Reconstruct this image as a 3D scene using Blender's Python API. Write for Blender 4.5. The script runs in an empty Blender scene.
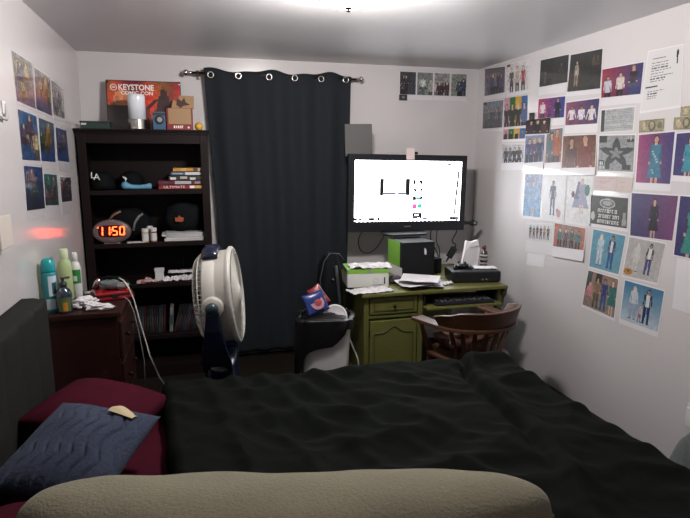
LAMP, LAMPB, LED, SCREEN = 930.0, 20.0, 15.0, 10.5
import bpy, bmesh, math, random
import numpy as np
from mathutils import Vector, Matrix, noise
R = math.radians
random.seed(7)
SC = bpy.context.scene
COL = SC.collection
SC.view_settings.view_transform = 'Standard'
SC.view_settings.look = 'None'
SC.view_settings.gamma = 1.0
SC.view_settings.use_curve_mapping = False
SC.view_settings.exposure = 0.0

# ------------------------------------------------------------------ colour + materials
def lin(c):
    return tuple(v / 12.92 if v <= 0.04045 else ((v + 0.055) / 1.055) ** 2.4 for v in c)

def rgb(r, g, b):
    return lin((r / 255, g / 255, b / 255))

_M = {}
def mat(name, col, rough=0.6, metal=0.0, spec=0.5, bump=0.0, scale=40.0, var=0.0, coat=0.0, stretch=None,
        sheen=0.0, trans=0.0, alpha=1.0, emit=None, estr=0.0):
    """principled material with object-space noise for tint variation and bump"""
    if name in _M: return _M[name]
    m = bpy.data.materials.new(name); m.use_nodes = True
    nt = m.node_tree; b = nt.nodes['Principled BSDF']
    b.inputs['Base Color'].default_value = (*col, 1)
    b.inputs['Roughness'].default_value = rough
    b.inputs['Metallic'].default_value = metal
    b.inputs['Specular IOR Level'].default_value = spec
    b.inputs['Coat Weight'].default_value = coat
    b.inputs['Coat Roughness'].default_value = 0.05; b.inputs['Coat IOR'].default_value = 1.6
    b.inputs['Sheen Weight'].default_value = sheen
    b.inputs['Transmission Weight'].default_value = trans
    b.inputs['Alpha'].default_value = alpha
    if emit:
        b.inputs['Emission Color'].default_value = (*emit, 1)
        b.inputs['Emission Strength'].default_value = estr
    if bump or var:
        tc = nt.nodes.new('ShaderNodeTexCoord')
        mp = nt.nodes.new('ShaderNodeMapping')
        nz = nt.nodes.new('ShaderNodeTexNoise')
        nz.inputs['Scale'].default_value = scale; nz.inputs['Detail'].default_value = 4
        nt.links.new(tc.outputs['Object'], mp.inputs['Vector'])
        nt.links.new(mp.outputs['Vector'], nz.inputs['Vector'])
        if stretch: mp.inputs['Scale'].default_value = stretch
        if bump:
            bp = nt.nodes.new('ShaderNodeBump'); bp.inputs['Strength'].default_value = bump
            bp.inputs['Distance'].default_value = 0.01
            nt.links.new(nz.outputs['Fac'], bp.inputs['Height'])
            nt.links.new(bp.outputs['Normal'], b.inputs['Normal'])
        if var:
            mx = nt.nodes.new('ShaderNodeMix'); mx.data_type = 'RGBA'
            mx.inputs['A'].default_value = (*[c * (1 - var) for c in col], 1)
            mx.inputs['B'].default_value = (*[min(1, c * (1 + var)) for c in col], 1)
            nt.links.new(nz.outputs['Fac'], mx.inputs['Factor'])
            nt.links.new(mx.outputs['Result'], b.inputs['Base Color'])
    _M[name] = m
    return m

def mat_attr(name, rough, coat=0.0, bump=0.0, scale=8.0, spec=0.5):
    if name in _M: return _M[name]
    m = mat(name, (1, 1, 1), rough, coat=coat, bump=bump, scale=scale, spec=spec)
    nt = m.node_tree
    a = nt.nodes.new('ShaderNodeAttribute'); a.attribute_name = 'print'
    nt.links.new(a.outputs['Color'], nt.nodes['Principled BSDF'].inputs['Base Color'])
    return m

# ------------------------------------------------------------------ mesh helpers
def BM(): return bmesh.new()

def face(bm, vs, mi=0):
    try:
        f = bm.faces.new(vs); f.material_index = mi; return f
    except ValueError:
        return None

def box(bm, x0, x1, y0, y1, z0, z1, mi=0):
    v = [bm.verts.new(p) for p in ((x0,y0,z0),(x1,y0,z0),(x1,y1,z0),(x0,y1,z0),(x0,y0,z1),(x1,y0,z1),(x1,y1,z1),(x0,y1,z1))]
    for q in ((3,2,1,0),(4,5,6,7),(0,1,5,4),(1,2,6,5),(2,3,7,6),(3,0,4,7)): face(bm, [v[i] for i in q], mi)
    return v

def hexa(bm, bot, top, mi=0):
    v = [bm.verts.new(p) for p in list(bot) + list(top)]
    n = len(bot)
    face(bm, v[:n][::-1], mi); face(bm, v[n:], mi)
    for i in range(n):
        j = (i + 1) % n; face(bm, [v[i], v[j], v[n+j], v[n+i]], mi)
    return v

def frame_of(d):
    d = Vector(d).normalized()
    a = Vector((0,0,1)) if abs(d.z) < 0.9 else Vector((1,0,0))
    u = d.cross(a).normalized(); return u, d.cross(u).normalized()

def tube(bm, pts, r, n=10, mi=0, cap=True):
    pts = [Vector(p) for p in pts]; rings = []
    rs = r if isinstance(r, (list, tuple)) else [r] * len(pts)
    u = None
    for i, p in enumerate(pts):
        d = (pts[min(i+1, len(pts)-1)] - pts[max(i-1, 0)])
        if u is None: u, w = frame_of(d)
        else:
            dn = d.normalized(); u = (u - dn * u.dot(dn)).normalized(); w = dn.cross(u).normalized()
        rings.append([bm.verts.new(p + (u * math.cos(2*math.pi*k/n) + w * math.sin(2*math.pi*k/n)) * rs[i]) for k in range(n)])
    for a, b in zip(rings, rings[1:]):
        for k in range(n): face(bm, [a[k], a[(k+1)%n], b[(k+1)%n], b[k]], mi)
    if cap:
        face(bm, rings[0][::-1], mi); face(bm, rings[-1], mi)

def lathe(bm, prof, n=24, o=(0,0,0), mi=0, M=None):
    rings = []
    for r, z in prof:
        ring = []
        for k in range(n):
            p = Vector((r*math.cos(2*math.pi*k/n), r*math.sin(2*math.pi*k/n), z))
            if M: p = M @ p
            ring.append(bm.verts.new(p + Vector(o)))
        rings.append(ring)
    for a, b in zip(rings, rings[1:]):
        for k in range(n): face(bm, [a[k], a[(k+1)%n], b[(k+1)%n], b[k]], mi)
    face(bm, rings[0][::-1], mi); face(bm, rings[-1], mi)

def ring_torus(bm, c, M, Rr, r, n=48, k=8, mi=0, arc=(0, 2*math.pi)):
    full = abs(arc[1]-arc[0]-2*math.pi) < 1e-4
    rings = []
    for i in range(n + (0 if full else 1)):
        a = arc[0] + (arc[1]-arc[0])*i/n
        rings.append([bm.verts.new(Vector(c) + M @ Vector(((Rr+r*math.cos(t))*math.cos(a), (Rr+r*math.cos(t))*math.sin(a), r*math.sin(t)))) for t in [2*math.pi*j/k for j in range(k)]])
    for i in range(n):
        A, B = rings[i], rings[(i+1) % len(rings)]
        for j in range(k): face(bm, [A[j], B[j], B[(j+1)%k], A[(j+1)%k]], mi)

def grid(bm, fn, nu, nv, mi=0, closed_u=False):
    vs = [[bm.verts.new(fn(i/nu, j/nv)) for j in range(nv+1)] for i in range(nu+1)]
    for i in range(nu):
        for j in range(nv): face(bm, [vs[i][j], vs[i+1][j], vs[i+1][j+1], vs[i][j+1]], mi)
    return vs

def poly_prism(bm, pts2, fn, d0, d1, mi=0):
    """outline pts2 (a,b) extruded from d0 to d1 ; fn(a,b,d)->xyz"""
    hexa(bm, [fn(a,b,d0) for a,b in pts2], [fn(a,b,d1) for a,b in pts2], mi)

def pillow_fn(a, b, T, pinch=0.05, p=2.4, wob=0.0, seed=0):
    def f(u, v, side):
        U, V = 2*u-1, 2*v-1
        x = a*U*(1 - pinch*(1-V*V)*0 - pinch*(V*V)*(0) ) ; y = b*V
        x *= 1 - pinch*(1-abs(U))*0 ; 
        # edges bow inward between the corners
        x = a*U*(1 - pinch*(1-V*V)) ; y = b*V*(1 - pinch*(1-U*U))
        h = max(0.0, (1-abs(U)**p))**0.55 * max(0.0, (1-abs(V)**p))**0.55
        z = side*T*0.5*h
        if wob: z += wob*h*noise.noise(Vector((x*6+seed, y*6, side*3)))
        return Vector((x, y, z))
    return f

def pillow(bm, a, b, T, nu=36, nv=36, deform=None, **k):
    f = pillow_fn(a, b, T, **k)
    for s in (1, -1):
        def g(u, v):
            p = f(u, v, s)
            return deform(p, u, v, s) if deform else p
        vs = grid(bm, g, nu, nv)
    bmesh.ops.remove_doubles(bm, verts=bm.verts, dist=0.0006)

def tag(o, label=None, cat=None, group=None, kind=None):
    if label: o['label'] = label
    if cat: o['category'] = cat
    if group: o['group'] = group
    if kind: o['kind'] = kind
    return o

def empty(name, label, cat, loc=(0,0,0), rotz=0, group=None, rot=None):
    o = bpy.data.objects.new(name, None); COL.objects.link(o)
    o.empty_display_size = 0.05
    o.location = loc; o.rotation_euler = rot if rot else (0,0,rotz)
    return tag(o, label, cat, group)

def obj(name, bm, m, parent=None, smooth=False, bev=0.0, seg=2, loc=None, rot=None, label=None, sub=0, merge=False):
    if merge: bmesh.ops.remove_doubles(bm, verts=bm.verts, dist=0.0001)
    bmesh.ops.recalc_face_normals(bm, faces=bm.faces)
    me = bpy.data.meshes.new(name); bm.to_mesh(me); bm.free()
    for mm in (m if isinstance(m, (list, tuple)) else [m]): me.materials.append(mm)
    if smooth:
        for p in me.polygons: p.use_smooth = True
    o = bpy.data.objects.new(name, me); COL.objects.link(o)
    if parent: o.parent = parent
    if loc: o.location = loc
    if rot: o.rotation_euler = rot
    if bev:
        md = o.modifiers.new('bevel', 'BEVEL'); md.width = bev; md.segments = seg; md.limit_method = 'ANGLE'
        md.angle_limit = R(40)
    if sub:
        md = o.modifiers.new('sub', 'SUBSURF'); md.levels = sub; md.render_levels = sub
    if label: o['label'] = label
    return o

def boxo(name, x0, x1, y0, y1, z0, z1, m, parent=None, bev=0.002, **k):
    b = BM(); box(b, x0, x1, y0, y1, z0, z1); return obj(name, b, m, parent, bev=bev, **k)

def thing1(name, bm, m, label, cat, loc=(0,0,0), rot=None, group=None, **k):
    o = obj(name, bm, m, None, loc=loc, rot=rot, **k); return tag(o, label, cat, group)

def text_part(name, s, size, m, parent, loc, rot, extrude=0.0006, align='CENTER', label=None, bold=0.0):
    cu = bpy.data.curves.new(name, 'FONT'); cu.body = s; cu.size = size; cu.extrude = extrude
    cu.offset = bold; cu.align_x = align; cu.align_y = 'CENTER'; cu.resolution_u = 3
    t = bpy.data.objects.new(name, cu); COL.objects.link(t)
    bpy.context.view_layer.update()
    me = bpy.data.meshes.new_from_object(t)
    bpy.data.objects.remove(t)
    me.materials.clear(); me.materials.append(m)
    o = bpy.data.objects.new(name, me); COL.objects.link(o); o.parent = parent
    o.location = loc; o.rotation_euler = rot
    if label: o['label'] = label
    return o

def copy_tree(o, parent=None):
    c = o.copy(); COL.objects.link(c)
    if parent: c.parent = parent
    for ch in list(o.children): copy_tree(ch, c)
    return c

# ------------------------------------------------------------------ materials
def wall_mat(name, col, rough):
    m = mat(name, col, rough, spec=1.0, bump=0.04, scale=55)
    return m
M_wall = wall_mat('white_wall_paint', (0.505, 0.479, 0.486), 0.16)
M_ceil = mat('ceiling_paint', (0.56, 0.545, 0.56), 0.36, bump=0.08, scale=45)
M_floor = mat('dark_floor_boards', (0.012, 0.009, 0.007), 0.5, spec=0.15, bump=0.1, scale=3, var=0.4, stretch=(1, 14, 1))
M_espresso = mat('espresso_wood', (0.0085, 0.0045, 0.0048), 0.5, spec=0.14, bump=0.05, scale=6, var=0.35, stretch=(3, 3, 30))
M_walnut = mat('red_brown_wood', (0.021, 0.0065, 0.005), 0.42, spec=0.2, bump=0.05, scale=6, var=0.4, stretch=(2, 2, 25))
M_chairwood = mat('worn_oak_wood', (0.066, 0.028, 0.014), 0.40, spec=0.3, bump=0.06, scale=7, var=0.45, stretch=(3, 3, 18))
M_green = mat('olive_green_paint', (0.105, 0.105, 0.028), 0.45, spec=0.35, bump=0.08, scale=14, var=0.16, stretch=(1, 1, 5))
M_greendk = mat('dark_green_trim_and_gap_shade', (0.04, 0.045, 0.012), 0.6)  # darker green for trim lines and bracket, and for painted gap shade
M_black = mat('black_plastic', (0.010, 0.011, 0.014), 0.38, spec=0.35)
M_blackmat = mat('matte_black_plastic', (0.010, 0.011, 0.013), 0.7, spec=0.12, bump=0.03, scale=90)
M_bag = mat('black_bag_plastic', (0.006, 0.006, 0.007), 0.35, spec=0.3, bump=0.25, scale=22)
M_nylon = mat('dark_nylon', (0.0045, 0.0055, 0.0065), 0.75, spec=0.08, bump=0.15, scale=60)
M_curtain = mat('blackout_curtain_cloth', (0.0135, 0.0165, 0.021), 0.8, spec=0.12, bump=0.10, scale=160)
M_duvet = mat('dark_green_duvet_cloth', (0.0036, 0.0047, 0.0038), 0.9, spec=0.05, bump=0.22, scale=26, var=0.25)
M_maroon = mat('maroon_cotton', (0.042, 0.004, 0.011), 0.9, spec=0.06, bump=0.15, scale=30)
M_headgrey = mat('charcoal_upholstery', (0.019, 0.0195, 0.019), 0.9, spec=0.06, bump=0.25, scale=260, var=0.2)
M_blue = mat('dusty_blue_velour', (0.036, 0.044, 0.072), 0.9, spec=0.08, bump=0.35, scale=90, var=0.3, sheen=0.05)
M_beige = mat('beige_microsuede', (0.165, 0.15, 0.105), 0.95, spec=0.15, bump=0.35, scale=120, var=0.18, sheen=0.1)
M_piping = mat('beige_piping', (0.10, 0.082, 0.055), 0.95)
M_mattress = mat('pale_mattress_cloth', (0.4, 0.4, 0.38), 0.9, bump=0.1, scale=120)
M_fanwhite = mat('ivory_plastic', (0.42, 0.405, 0.37), 0.42, bump=0.02, scale=30)
M_fanblue = mat('navy_plastic', (0.006, 0.010, 0.028), 0.25)
M_chrome = mat('brushed_steel', (0.45, 0.43, 0.41), 0.26, metal=1.0)
M_brass = mat('dark_bronze', (0.05, 0.035, 0.025), 0.35, metal=0.9)
M_white = mat('white_plastic', (0.56, 0.56, 0.55), 0.4)
M_paper = mat('white_paper', (0.56, 0.54, 0.56), 0.7, bump=0.05, scale=30)
M_tissue = mat('white_tissue', (0.58, 0.56, 0.57), 0.95, bump=0.2, scale=50)
M_ink = mat('black_ink', (0.02, 0.02, 0.022), 0.6)
M_greyink = mat('grey_ink', (0.22, 0.21, 0.22), 0.7)
M_greycard = mat('flat_grey_board', (0.085, 0.083, 0.083), 0.7, bump=0.03, scale=80)
M_lime = mat('lime_green_card', (0.16, 0.36, 0.045), 0.5)
M_greycloth = mat('grey_fleece', (0.075, 0.085, 0.085), 0.95, bump=0.3, scale=60, var=0.4)
M_red = mat('glossy_red_shell', (0.24, 0.006, 0.011), 0.25, coat=0.4, bump=0.02, scale=20)
M_cablew = mat('white_cable_rubber', (0.50, 0.47, 0.44), 0.45)
M_cableb = mat('black_cable_rubber', (0.012, 0.012, 0.014), 0.45)
# ------------------------------------------------------------------ room shell
XL, XR, YB, YF, ZC = -0.805, 2.47, 4.60, -0.75, 2.44
def struct(name, b):
    o = obj(name, b[0], b[1]); o['kind'] = 'structure'; return o
for nm, ext, mm in (('floor', (XL-.1, XR+.1, YF-.1, YB+.1, -.1, 0), M_floor), ('ceiling', (XL-.1, XR+.1, YF-.1, YB+.1, ZC, ZC+.1), M_ceil),
                    ('wall_left', (XL-.1, XL, YF, YB, 0, ZC), M_wall), ('wall_right', (XR, XR+.1, YF, YB, 0, ZC), M_wall),
                    ('wall_back', (XL-.1, XR+.1, YB, YB+.1, 0, ZC), M_wall), ('wall_front', (XL-.1, XR+.1, YF-.1, YF, 0, ZC), M_wall)):
    b = BM(); box(b, *ext); struct(nm, (b, mm))
for nm, ext in (('baseboard_back', (XL, XR, YB-.014, YB, 0, .09)), ('baseboard_left', (XL, XL+.014, YF, YB-.015, 0, .09))):
    b = BM(); box(b, *ext); struct(nm, (b, M_white))

# ------------------------------------------------------------------ ceiling lamp
M_lampside = mat('bright_frosted_glass', (0.9, 0.88, 0.85), 0.4, emit=(1.0, 0.955, 0.915), estr=LAMP)
M_lampglass = mat('lit_frosted_glass', (0.9, 0.88, 0.85), 0.4, emit=(1.0, 0.955, 0.915), estr=LAMPB)
t = empty('ceiling_lamp', 'lit frosted glass bowl lamp with a small finial on the ceiling', 'ceiling lamp', (0.695, 2.52, ZC))
b = BM(); lathe(b, [(.001, -.001), (.10, -.001), (.10, -.010), (.03, -.014), (.03, -.022), (.215, -.030), (.228, -.034), (.228, -.040), (.001, -.041)], 40); obj('lamp_base_and_shield', b, M_chrome, t, smooth=False)  # wide unseen pan added to keep lamp light off the nearby ceiling
b = BM(); lathe(b, [(.127, -.042), (.130, -.055), (.128, -.070), (.118, -.088)], 48); bmesh.ops.delete(b, geom=[f for f in b.faces if len(f.verts) > 4], context='FACES_ONLY'); obj('glass_side', b, M_lampside, t, smooth=True)
b = BM(); lathe(b, [(.118, -.088), (.10, -.102), (.075, -.111), (.04, -.118), (.004, -.120)], 48); obj('glass_bottom', b, M_lampglass, t, smooth=True)
b = BM(); lathe(b, [(r_, z_+.037) for r_, z_ in ((.004, -.154), (.017, -.156), (.017, -.160), (.007, -.163), (.006, -.167), (.009, -.170), (.006, -.174), (.001, -.176))], 20); obj('finial', b, M_brass, t, smooth=True)

# ------------------------------------------------------------------ curtain rod + curtain
t = empty('curtain_rod', 'dark metal curtain rod with bulb finials above the black curtain', 'curtain rod', (0.66, 4.515, 2.305))
b = BM(); tube(b, [(-.66, 0, .0), (.66, 0, -.002)], .0095, 14); obj('rod', b, M_brass, t, smooth=True)
for s in (-1, 1):
    b = BM(); Mx = Matrix.Rotation(s*math.pi/2, 3, 'Y')
    lathe(b, [(.010, 0), (.013, .004), (.013, .012), (.009, .016), (.009, .024), (.020, .030), (.023, .044), (.016, .056), (.011, .060), (.004, .064), (.001, .066)], 18, (s*.655, 0, 0), 0, Mx); obj('finial', b, M_chrome, t, smooth=True)
    b = BM(); box(b, s*.608-.006, s*.608+.006, -.014, .083, -.016, -.0085); box(b, s*.608-.012, s*.608+.012, .079, .0845, -.04, .03)
    ring_torus(b, (s*.608, 0, 0), Matrix.Rotation(math.pi/2, 3, 'Y'), .0125, .003, 18, 6); obj('bracket', b, M_brass, t)
EY = [.149, .312, .484, .640, .818, .985]        # eyelet positions along the cloth
EY = [0.145, 0.355, 0.592, 0.795, 1.010, 1.215]
def cx0(z): return 0.095 + (2.35 - z) * 0.050
def cx1(z): return 1.262 - (2.35 - z) * 0.020
def curtain_pt(u, v):
    z = 2.332 - v*2.287
    zz = z + (0.012*math.sin(u*15.5+1.2) + .006*math.sin(u*31))*max(0, 1-v*14)
    x = cx0(z) + (cx1(z)-cx0(z))*u
    amp = 0.018*(1-.35*v)
    y = 4.502 + amp*math.sin(u*math.pi*11 + .6) * (0.55+.45*min(1, v*6)) + .009*noise.noise(Vector((u*7, v*2.2, 3)))
    return Vector((x, y, zz))
t = empty('curtain', 'long black blackout curtain hung by chrome eyelets between bookcase and screen', 'curtain', (0.68, 4.5, 0.045))
t_inv = Vector((-0.68, -4.5, -0.045))
b = BM(); grid(b, lambda u, v: curtain_pt(u, v) + t_inv, 200, 70)
c = obj('curtain_panel', b, M_curtain, t, smooth=True); md = c.modifiers.new('s', 'SOLIDIFY'); md.thickness = .003
for x in EY:
    b = BM(); yy = 4.484
    ring_torus(b, (x-.68, yy-4.5, 2.290-.045), Matrix.Rotation(math.pi/2, 3, 'X'), .0215, .0055, 28, 8); obj('eyelet', b, M_chrome, t, smooth=True)

# ------------------------------------------------------------------ bookcase
BX0, BX1, BY0, BY1 = -.788, .098, 4.24, 4.588
t = empty('bookcase', 'tall dark espresso bookcase beside the black curtain', 'bookcase', ((BX0+BX1)/2, 4.414, 0))
def L(x0, x1, y0, y1, z0, z1): return (x0-(BX0+BX1)/2, x1-(BX0+BX1)/2, y0-4.414, y1-4.414, z0, z1)
boxo('side_panel', *L(BX0, BX0+.025, BY0+.02, BY1, 0, 1.83), M_espresso, t)
boxo('side_panel', *L(BX1-.025, BX1, BY0+.02, BY1, 0, 1.83), M_espresso, t)
boxo('back_panel', *L(BX0+.025, BX1-.025, BY1-.012, BY1-.002, .03, 1.82), M_espresso, t, bev=0)
boxo('face_stile', *L(BX0, BX0+.056, BY0, BY0+.02, 0, 1.83), M_espresso, t)
boxo('face_stile', *L(BX1-.056, BX1, BY0, BY0+.02, 0, 1.83), M_espresso, t)
boxo('top_rail', *L(BX0+.056, BX1-.056, BY0, BY0+.02, 1.765, 1.83), M_espresso, t)
boxo('plinth', *L(BX0+.056, BX1-.056, BY0, BY0+.02, 0, .10), M_espresso, t)
b = BM(); e = .012
for k, (z0, z1, o) in enumerate(((1.83, 1.843, .006), (1.843, 1.853, .014), (1.853, 1.865, .022))):
    box(b, *L(max(BX0-o, XL+.002), BX1+min(o, .010), BY0-o, BY1+.005, z0, z1))
obj('crown_top', b, M_espresso, t, bev=.003)
SHZ = [1.436, 1.050, .742, .335]
for z in SHZ:
    boxo('shelf', *L(BX0+.025, BX1-.025, BY0+.004, BY1-.012, z-.034, z), M_espresso, t)
boxo('shelf', *L(BX0+.025, BX1-.025, BY0+.02, BY1-.012, .066, .10), M_espresso, t)

# ------------------------------------------------------------------ painted prints
def canvas(w, h, top, bot=None, left=None):
    A = np.zeros((h, w, 3)); bot = top if bot is None else bot
    for j in range(h):
        A[j, :] = np.array(top)*(1-j/max(1,h-1)) + np.array(bot)*(j/max(1,h-1))
    return A/255.0
def hgrad(w, h, l, r):
    A = np.zeros((h, w, 3))
    for i in range(w): A[:, i] = np.array(l)*(1-i/(w-1)) + np.array(r)*(i/(w-1))
    return A/255.0
def XY(A):
    h, w = A.shape[:2]
    return np.meshgrid((np.arange(w)+.5)/h, (np.arange(h)+.5)/h)
def ell(A, cx, cy, rx, ry, c):
    X, Y = XY(A); A[((X-cx)/rx)**2 + ((Y-cy)/ry)**2 <= 1] = np.array(c)/255.0
def rec(A, x0, y0, x1, y1, c):
    X, Y = XY(A); A[(X >= x0) & (X <= x1) & (Y >= y0) & (Y <= y1)] = np.array(c)/255.0
def trap(A, cx, w0, y0, w1, y1, c, cx1=None):
    X, Y = XY(A); cx1 = cx if cx1 is None else cx1
    tt = np.clip((Y-y0)/max(1e-6, y1-y0), 0, 1)
    A[(Y >= y0) & (Y <= y1) & (np.abs(X-(cx+(cx1-cx)*tt)) <= w0+(w1-w0)*tt)] = np.array(c)/255.0
def mott(A, amt, seed):
    rs = np.random.RandomState(seed); h, w = A.shape[:2]
    n = rs.rand(h, w) * .5 + np.kron(rs.rand(h//4+1, w//4+1), np.ones((4, 4)))[:h, :w] * .5
    A *= (1 + amt*(n[..., None]-.5)*2); np.clip(A, 0, 1, out=A); return A
def person(A, cx, y0, H, hair=(40,25,20), skin=(200,150,125), top=(90,90,100), bot=(40,45,70), long=False, dress=None, pose=0):
    if long: trap(A, cx, .055*H, y0+.05*H, .075*H, y0+.27*H, hair)
    for s in (-1, 1):                                   # arms
        ax = cx + s*(.125*H if pose == 0 else .17*H)
        trap(A, cx+s*.092*H, .022*H, y0+.16*H, .016*H, y0+.47*H, top if pose != 2 else skin, ax)
        ell(A, ax, y0+.48*H, .022*H, .025*H, skin)
    if dress:
        for s in (-1, 1): trap(A, cx+s*.045*H, .03*H, y0+.6*H, .02*H, y0+H, skin)
        trap(A, cx, .115*H, y0+.15*H, .075*H, y0+.36*H, dress); trap(A, cx, .075*H, y0+.36*H, .16*H, y0+.74*H, dress)
    else:
        for s in (-1, 1): trap(A, cx+s*.05*H, .05*H, y0+.48*H, .032*H, y0+.98*H, bot, cx+s*.07*H); ell(A, cx+s*.075*H, y0+.985*H, .045*H, .018*H, (30,25,25))
        trap(A, cx, .10*H, y0+.15*H, .072*H, y0+.38*H, top); trap(A, cx, .072*H, y0+.38*H, .088*H, y0+.53*H, top)
    trap(A, cx, .03*H, y0+.1*H, .035*H, y0+.17*H, skin)
    ell(A, cx, y0+.06*H, .058*H, .072*H, hair); ell(A, cx, y0+.078*H, .043*H, .056*H, skin)
    if H > 1.1:
        for s in (-1, 1): ell(A, cx+s*.016*H, y0+.075*H, .007*H, .006*H, (40,30,30))
        rec(A, cx-.012*H, y0+.105*H, cx+.012*H, y0+.112*H, (150,70,70))
def print_mesh(name, A, fn, m, parent):
    """a printed sheet: one quad per colour cell, fn(u,v) with v=0 at the top edge"""
    h, w = A.shape[:2]
    vs = [tuple(fn(i/w, j/h)) for j in range(h+1) for i in range(w+1)]
    fs = [(j*(w+1)+i, (j+1)*(w+1)+i, (j+1)*(w+1)+i+1, j*(w+1)+i+1) for j in range(h) for i in range(w)]
    me = bpy.data.meshes.new(name); me.from_pydata(vs, [], fs)
    if name == 'picture': A = A*.78 + A.mean(axis=2, keepdims=True)*.22; A = A*.92 + .03  # haze put into the picture colours: less saturated, darks lifted
    Lc = np.where(A <= 0.04045, A/12.92, ((A+.055)/1.055)**2.4).reshape(-1, 3)*PRINT
    c4 = np.ones((h*w, 4), dtype=np.float32); c4[:, :3] = Lc
    at = me.color_attributes.new('print', 'FLOAT_COLOR', 'CORNER')
    at.data.foreach_set('color', np.repeat(c4, 4, axis=0).ravel())
    me.materials.append(m); me.update()
    o = bpy.data.objects.new(name, me); COL.objects.link(o); o.parent = parent
    return o
PRINT = 0.72
M_print = mat_attr('printed_ink', 0.45, spec=0.35)
M_gloss = mat_attr('printed_ink_in_sleeve', 0.4, coat=1.0, bump=0.05, scale=9)
M_page = mat('page_paper', (0.54, 0.52, 0.535), 0.55, spec=0.35)
M_sleeve = mat('page_in_plastic_sleeve', (0.55, 0.53, 0.55), 0.4, coat=1.0, bump=0.05, scale=9)

# ------------------------------------------------------------------ things on top of the bookcase
ZT = 1.8655
t = empty('storage_box', 'flat dark green box on the left end of the bookcase top', 'box', (-.67, 4.36, ZT))
boxo('box_body', -.095, .095, -.07, .07, 0, .042, mat('dark_green_card', (.012, .030, .026), .5), t)
boxo('box_lid', -.098, .098, -.073, .073, .042, .055, mat('dark_green_card', (.012, .030, .026), .5), t)
boxo('box_label', -.088, -.055, -.0745, -.0732, .028, .04, M_paper, t, bev=0, label='small white label')
# event board
A = np.zeros((52, 76, 3)); X, Y = XY(A)
A[..., 0] = .62 - .30*np.abs(Y-.45) + .12*np.sin(X*9); A[..., 1] = .16 + .12*np.cos(X*6)*(1-Y); A[..., 2] = .10
trap(A, .30, .16, .25, .24, .55, (150, 88, 58)); ell(A, .28, .36, .16, .18, (178, 110, 74)); trap(A, .22, .22, .50, .30, 1.0, (38, 20, 20))
ell(A, 1.12, .24, .07, .09, (40, 18, 18)); trap(A, 1.12, .10, .28, .16, .62, (44, 18, 16)); trap(A, .98, .05, .36, .05, .58, (48, 20, 18), .76)
trap(A, 1.1, .18, .60, .26, 1.0, (60, 22, 18)); trap(A, .72, .10, .55, .16, 1.0, (96, 30, 22)); rec(A, 0, .94, 1.5, 1.0, (40, 16, 16))
mott(A, .22, 3)
t = empty('event_sign', 'red and orange convention sign leaning against the wall on the bookcase', 'sign', (-.345, 4.47, ZT), rot=(R(-9), 0, 0))
boxo('sign_board', -.265, .265, -.006, .006, 0, .372, M_black, t)
print_mesh('sign_print', (A*1.25).clip(0, 1), lambda u, v: (-.258+.516*u, -.0068, .366-.36*v), M_gloss, t)
M_letter = mat('white_lettering', (.72, .70, .66), .5)
text_part('sign_lettering', 'KEYSTONE', .058, M_letter, t, (-.055, -.0085, .318), (R(90), 0, 0), bold=.0016).scale = (.88, 1, 1)
text_part('sign_lettering', 'COMIC CON', .036, M_letter, t, (-.05, -.0085, .277), (R(90), 0, 0), bold=.0009).scale = (1.08, 1, 1)
b = BM(); ring_torus(b, (-.212, -.0078, .318), Matrix.Rotation(math.pi/2, 3, 'X'), .022, .003, 24, 6); box(b, -.226, -.198, -.0085, -.0072, .313, .317); box(b, -.226, -.198, -.0085, -.0072, .322, .326); obj('sign_emblem', b, M_letter, t)
for sx in (-.252, .252):
    b = BM(); lathe(b, [(.007, 0), (.007, .003), (.001, .004)], 12, (sx, -.0062, .355), 0, Matrix.Rotation(math.pi/2, 3, 'X')); obj('corner_pin', b, M_chrome if sx > 0 else M_black, t)
# cylinder lamp
t = empty('table_lamp', 'white cylinder lamp with a silver base on the bookcase top', 'lamp', (-.385, 4.30, ZT))
b = BM(); lathe(b, [(.001, 0), (.060, 0), (.062, .003), (.062, .068), (.060, .071), (.001, .071)], 36); obj('base', b, M_chrome, t, smooth=False, bev=.0)
b = BM(); lathe(b, [(.0595, .071), (.0595, .225), (.058, .236), (.053, .243), (.04, .246), (.001, .247)], 36); obj('lamp_shade', b, mat('milky_acrylic', (.66, .68, .74), .18, coat=.5), t, smooth=True)
# blue packet
t = empty('figure_box', 'small blue box with a round dark picture on the bookcase top', 'box', (-.235, 4.29, ZT))
boxo('box_body', -.043, .043, -.03, .03, 0, .125, mat('blue_card', (.03, .085, .16), .45), t)
b = BM(); lathe(b, [(.032, 0), (.032, .0015), (.001, .0015)], 24, (0, -.0303, .068), 0, Matrix.Rotation(math.pi/2, 3, 'X')); obj('box_window', b, M_black, t)
b = BM(); lathe(b, [(.018, .0015), (.018, .003), (.001, .003)], 20, (.004, -.0303, .07), 0, Matrix.Rotation(math.pi/2, 3, 'X')); obj('box_picture', b, mat('grey_print', (.25, .27, .28), .5), t)
boxo('box_stripe', -.0435, .0435, -.0315, -.0302, .098, .118, M_ink, t, bev=0)
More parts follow.
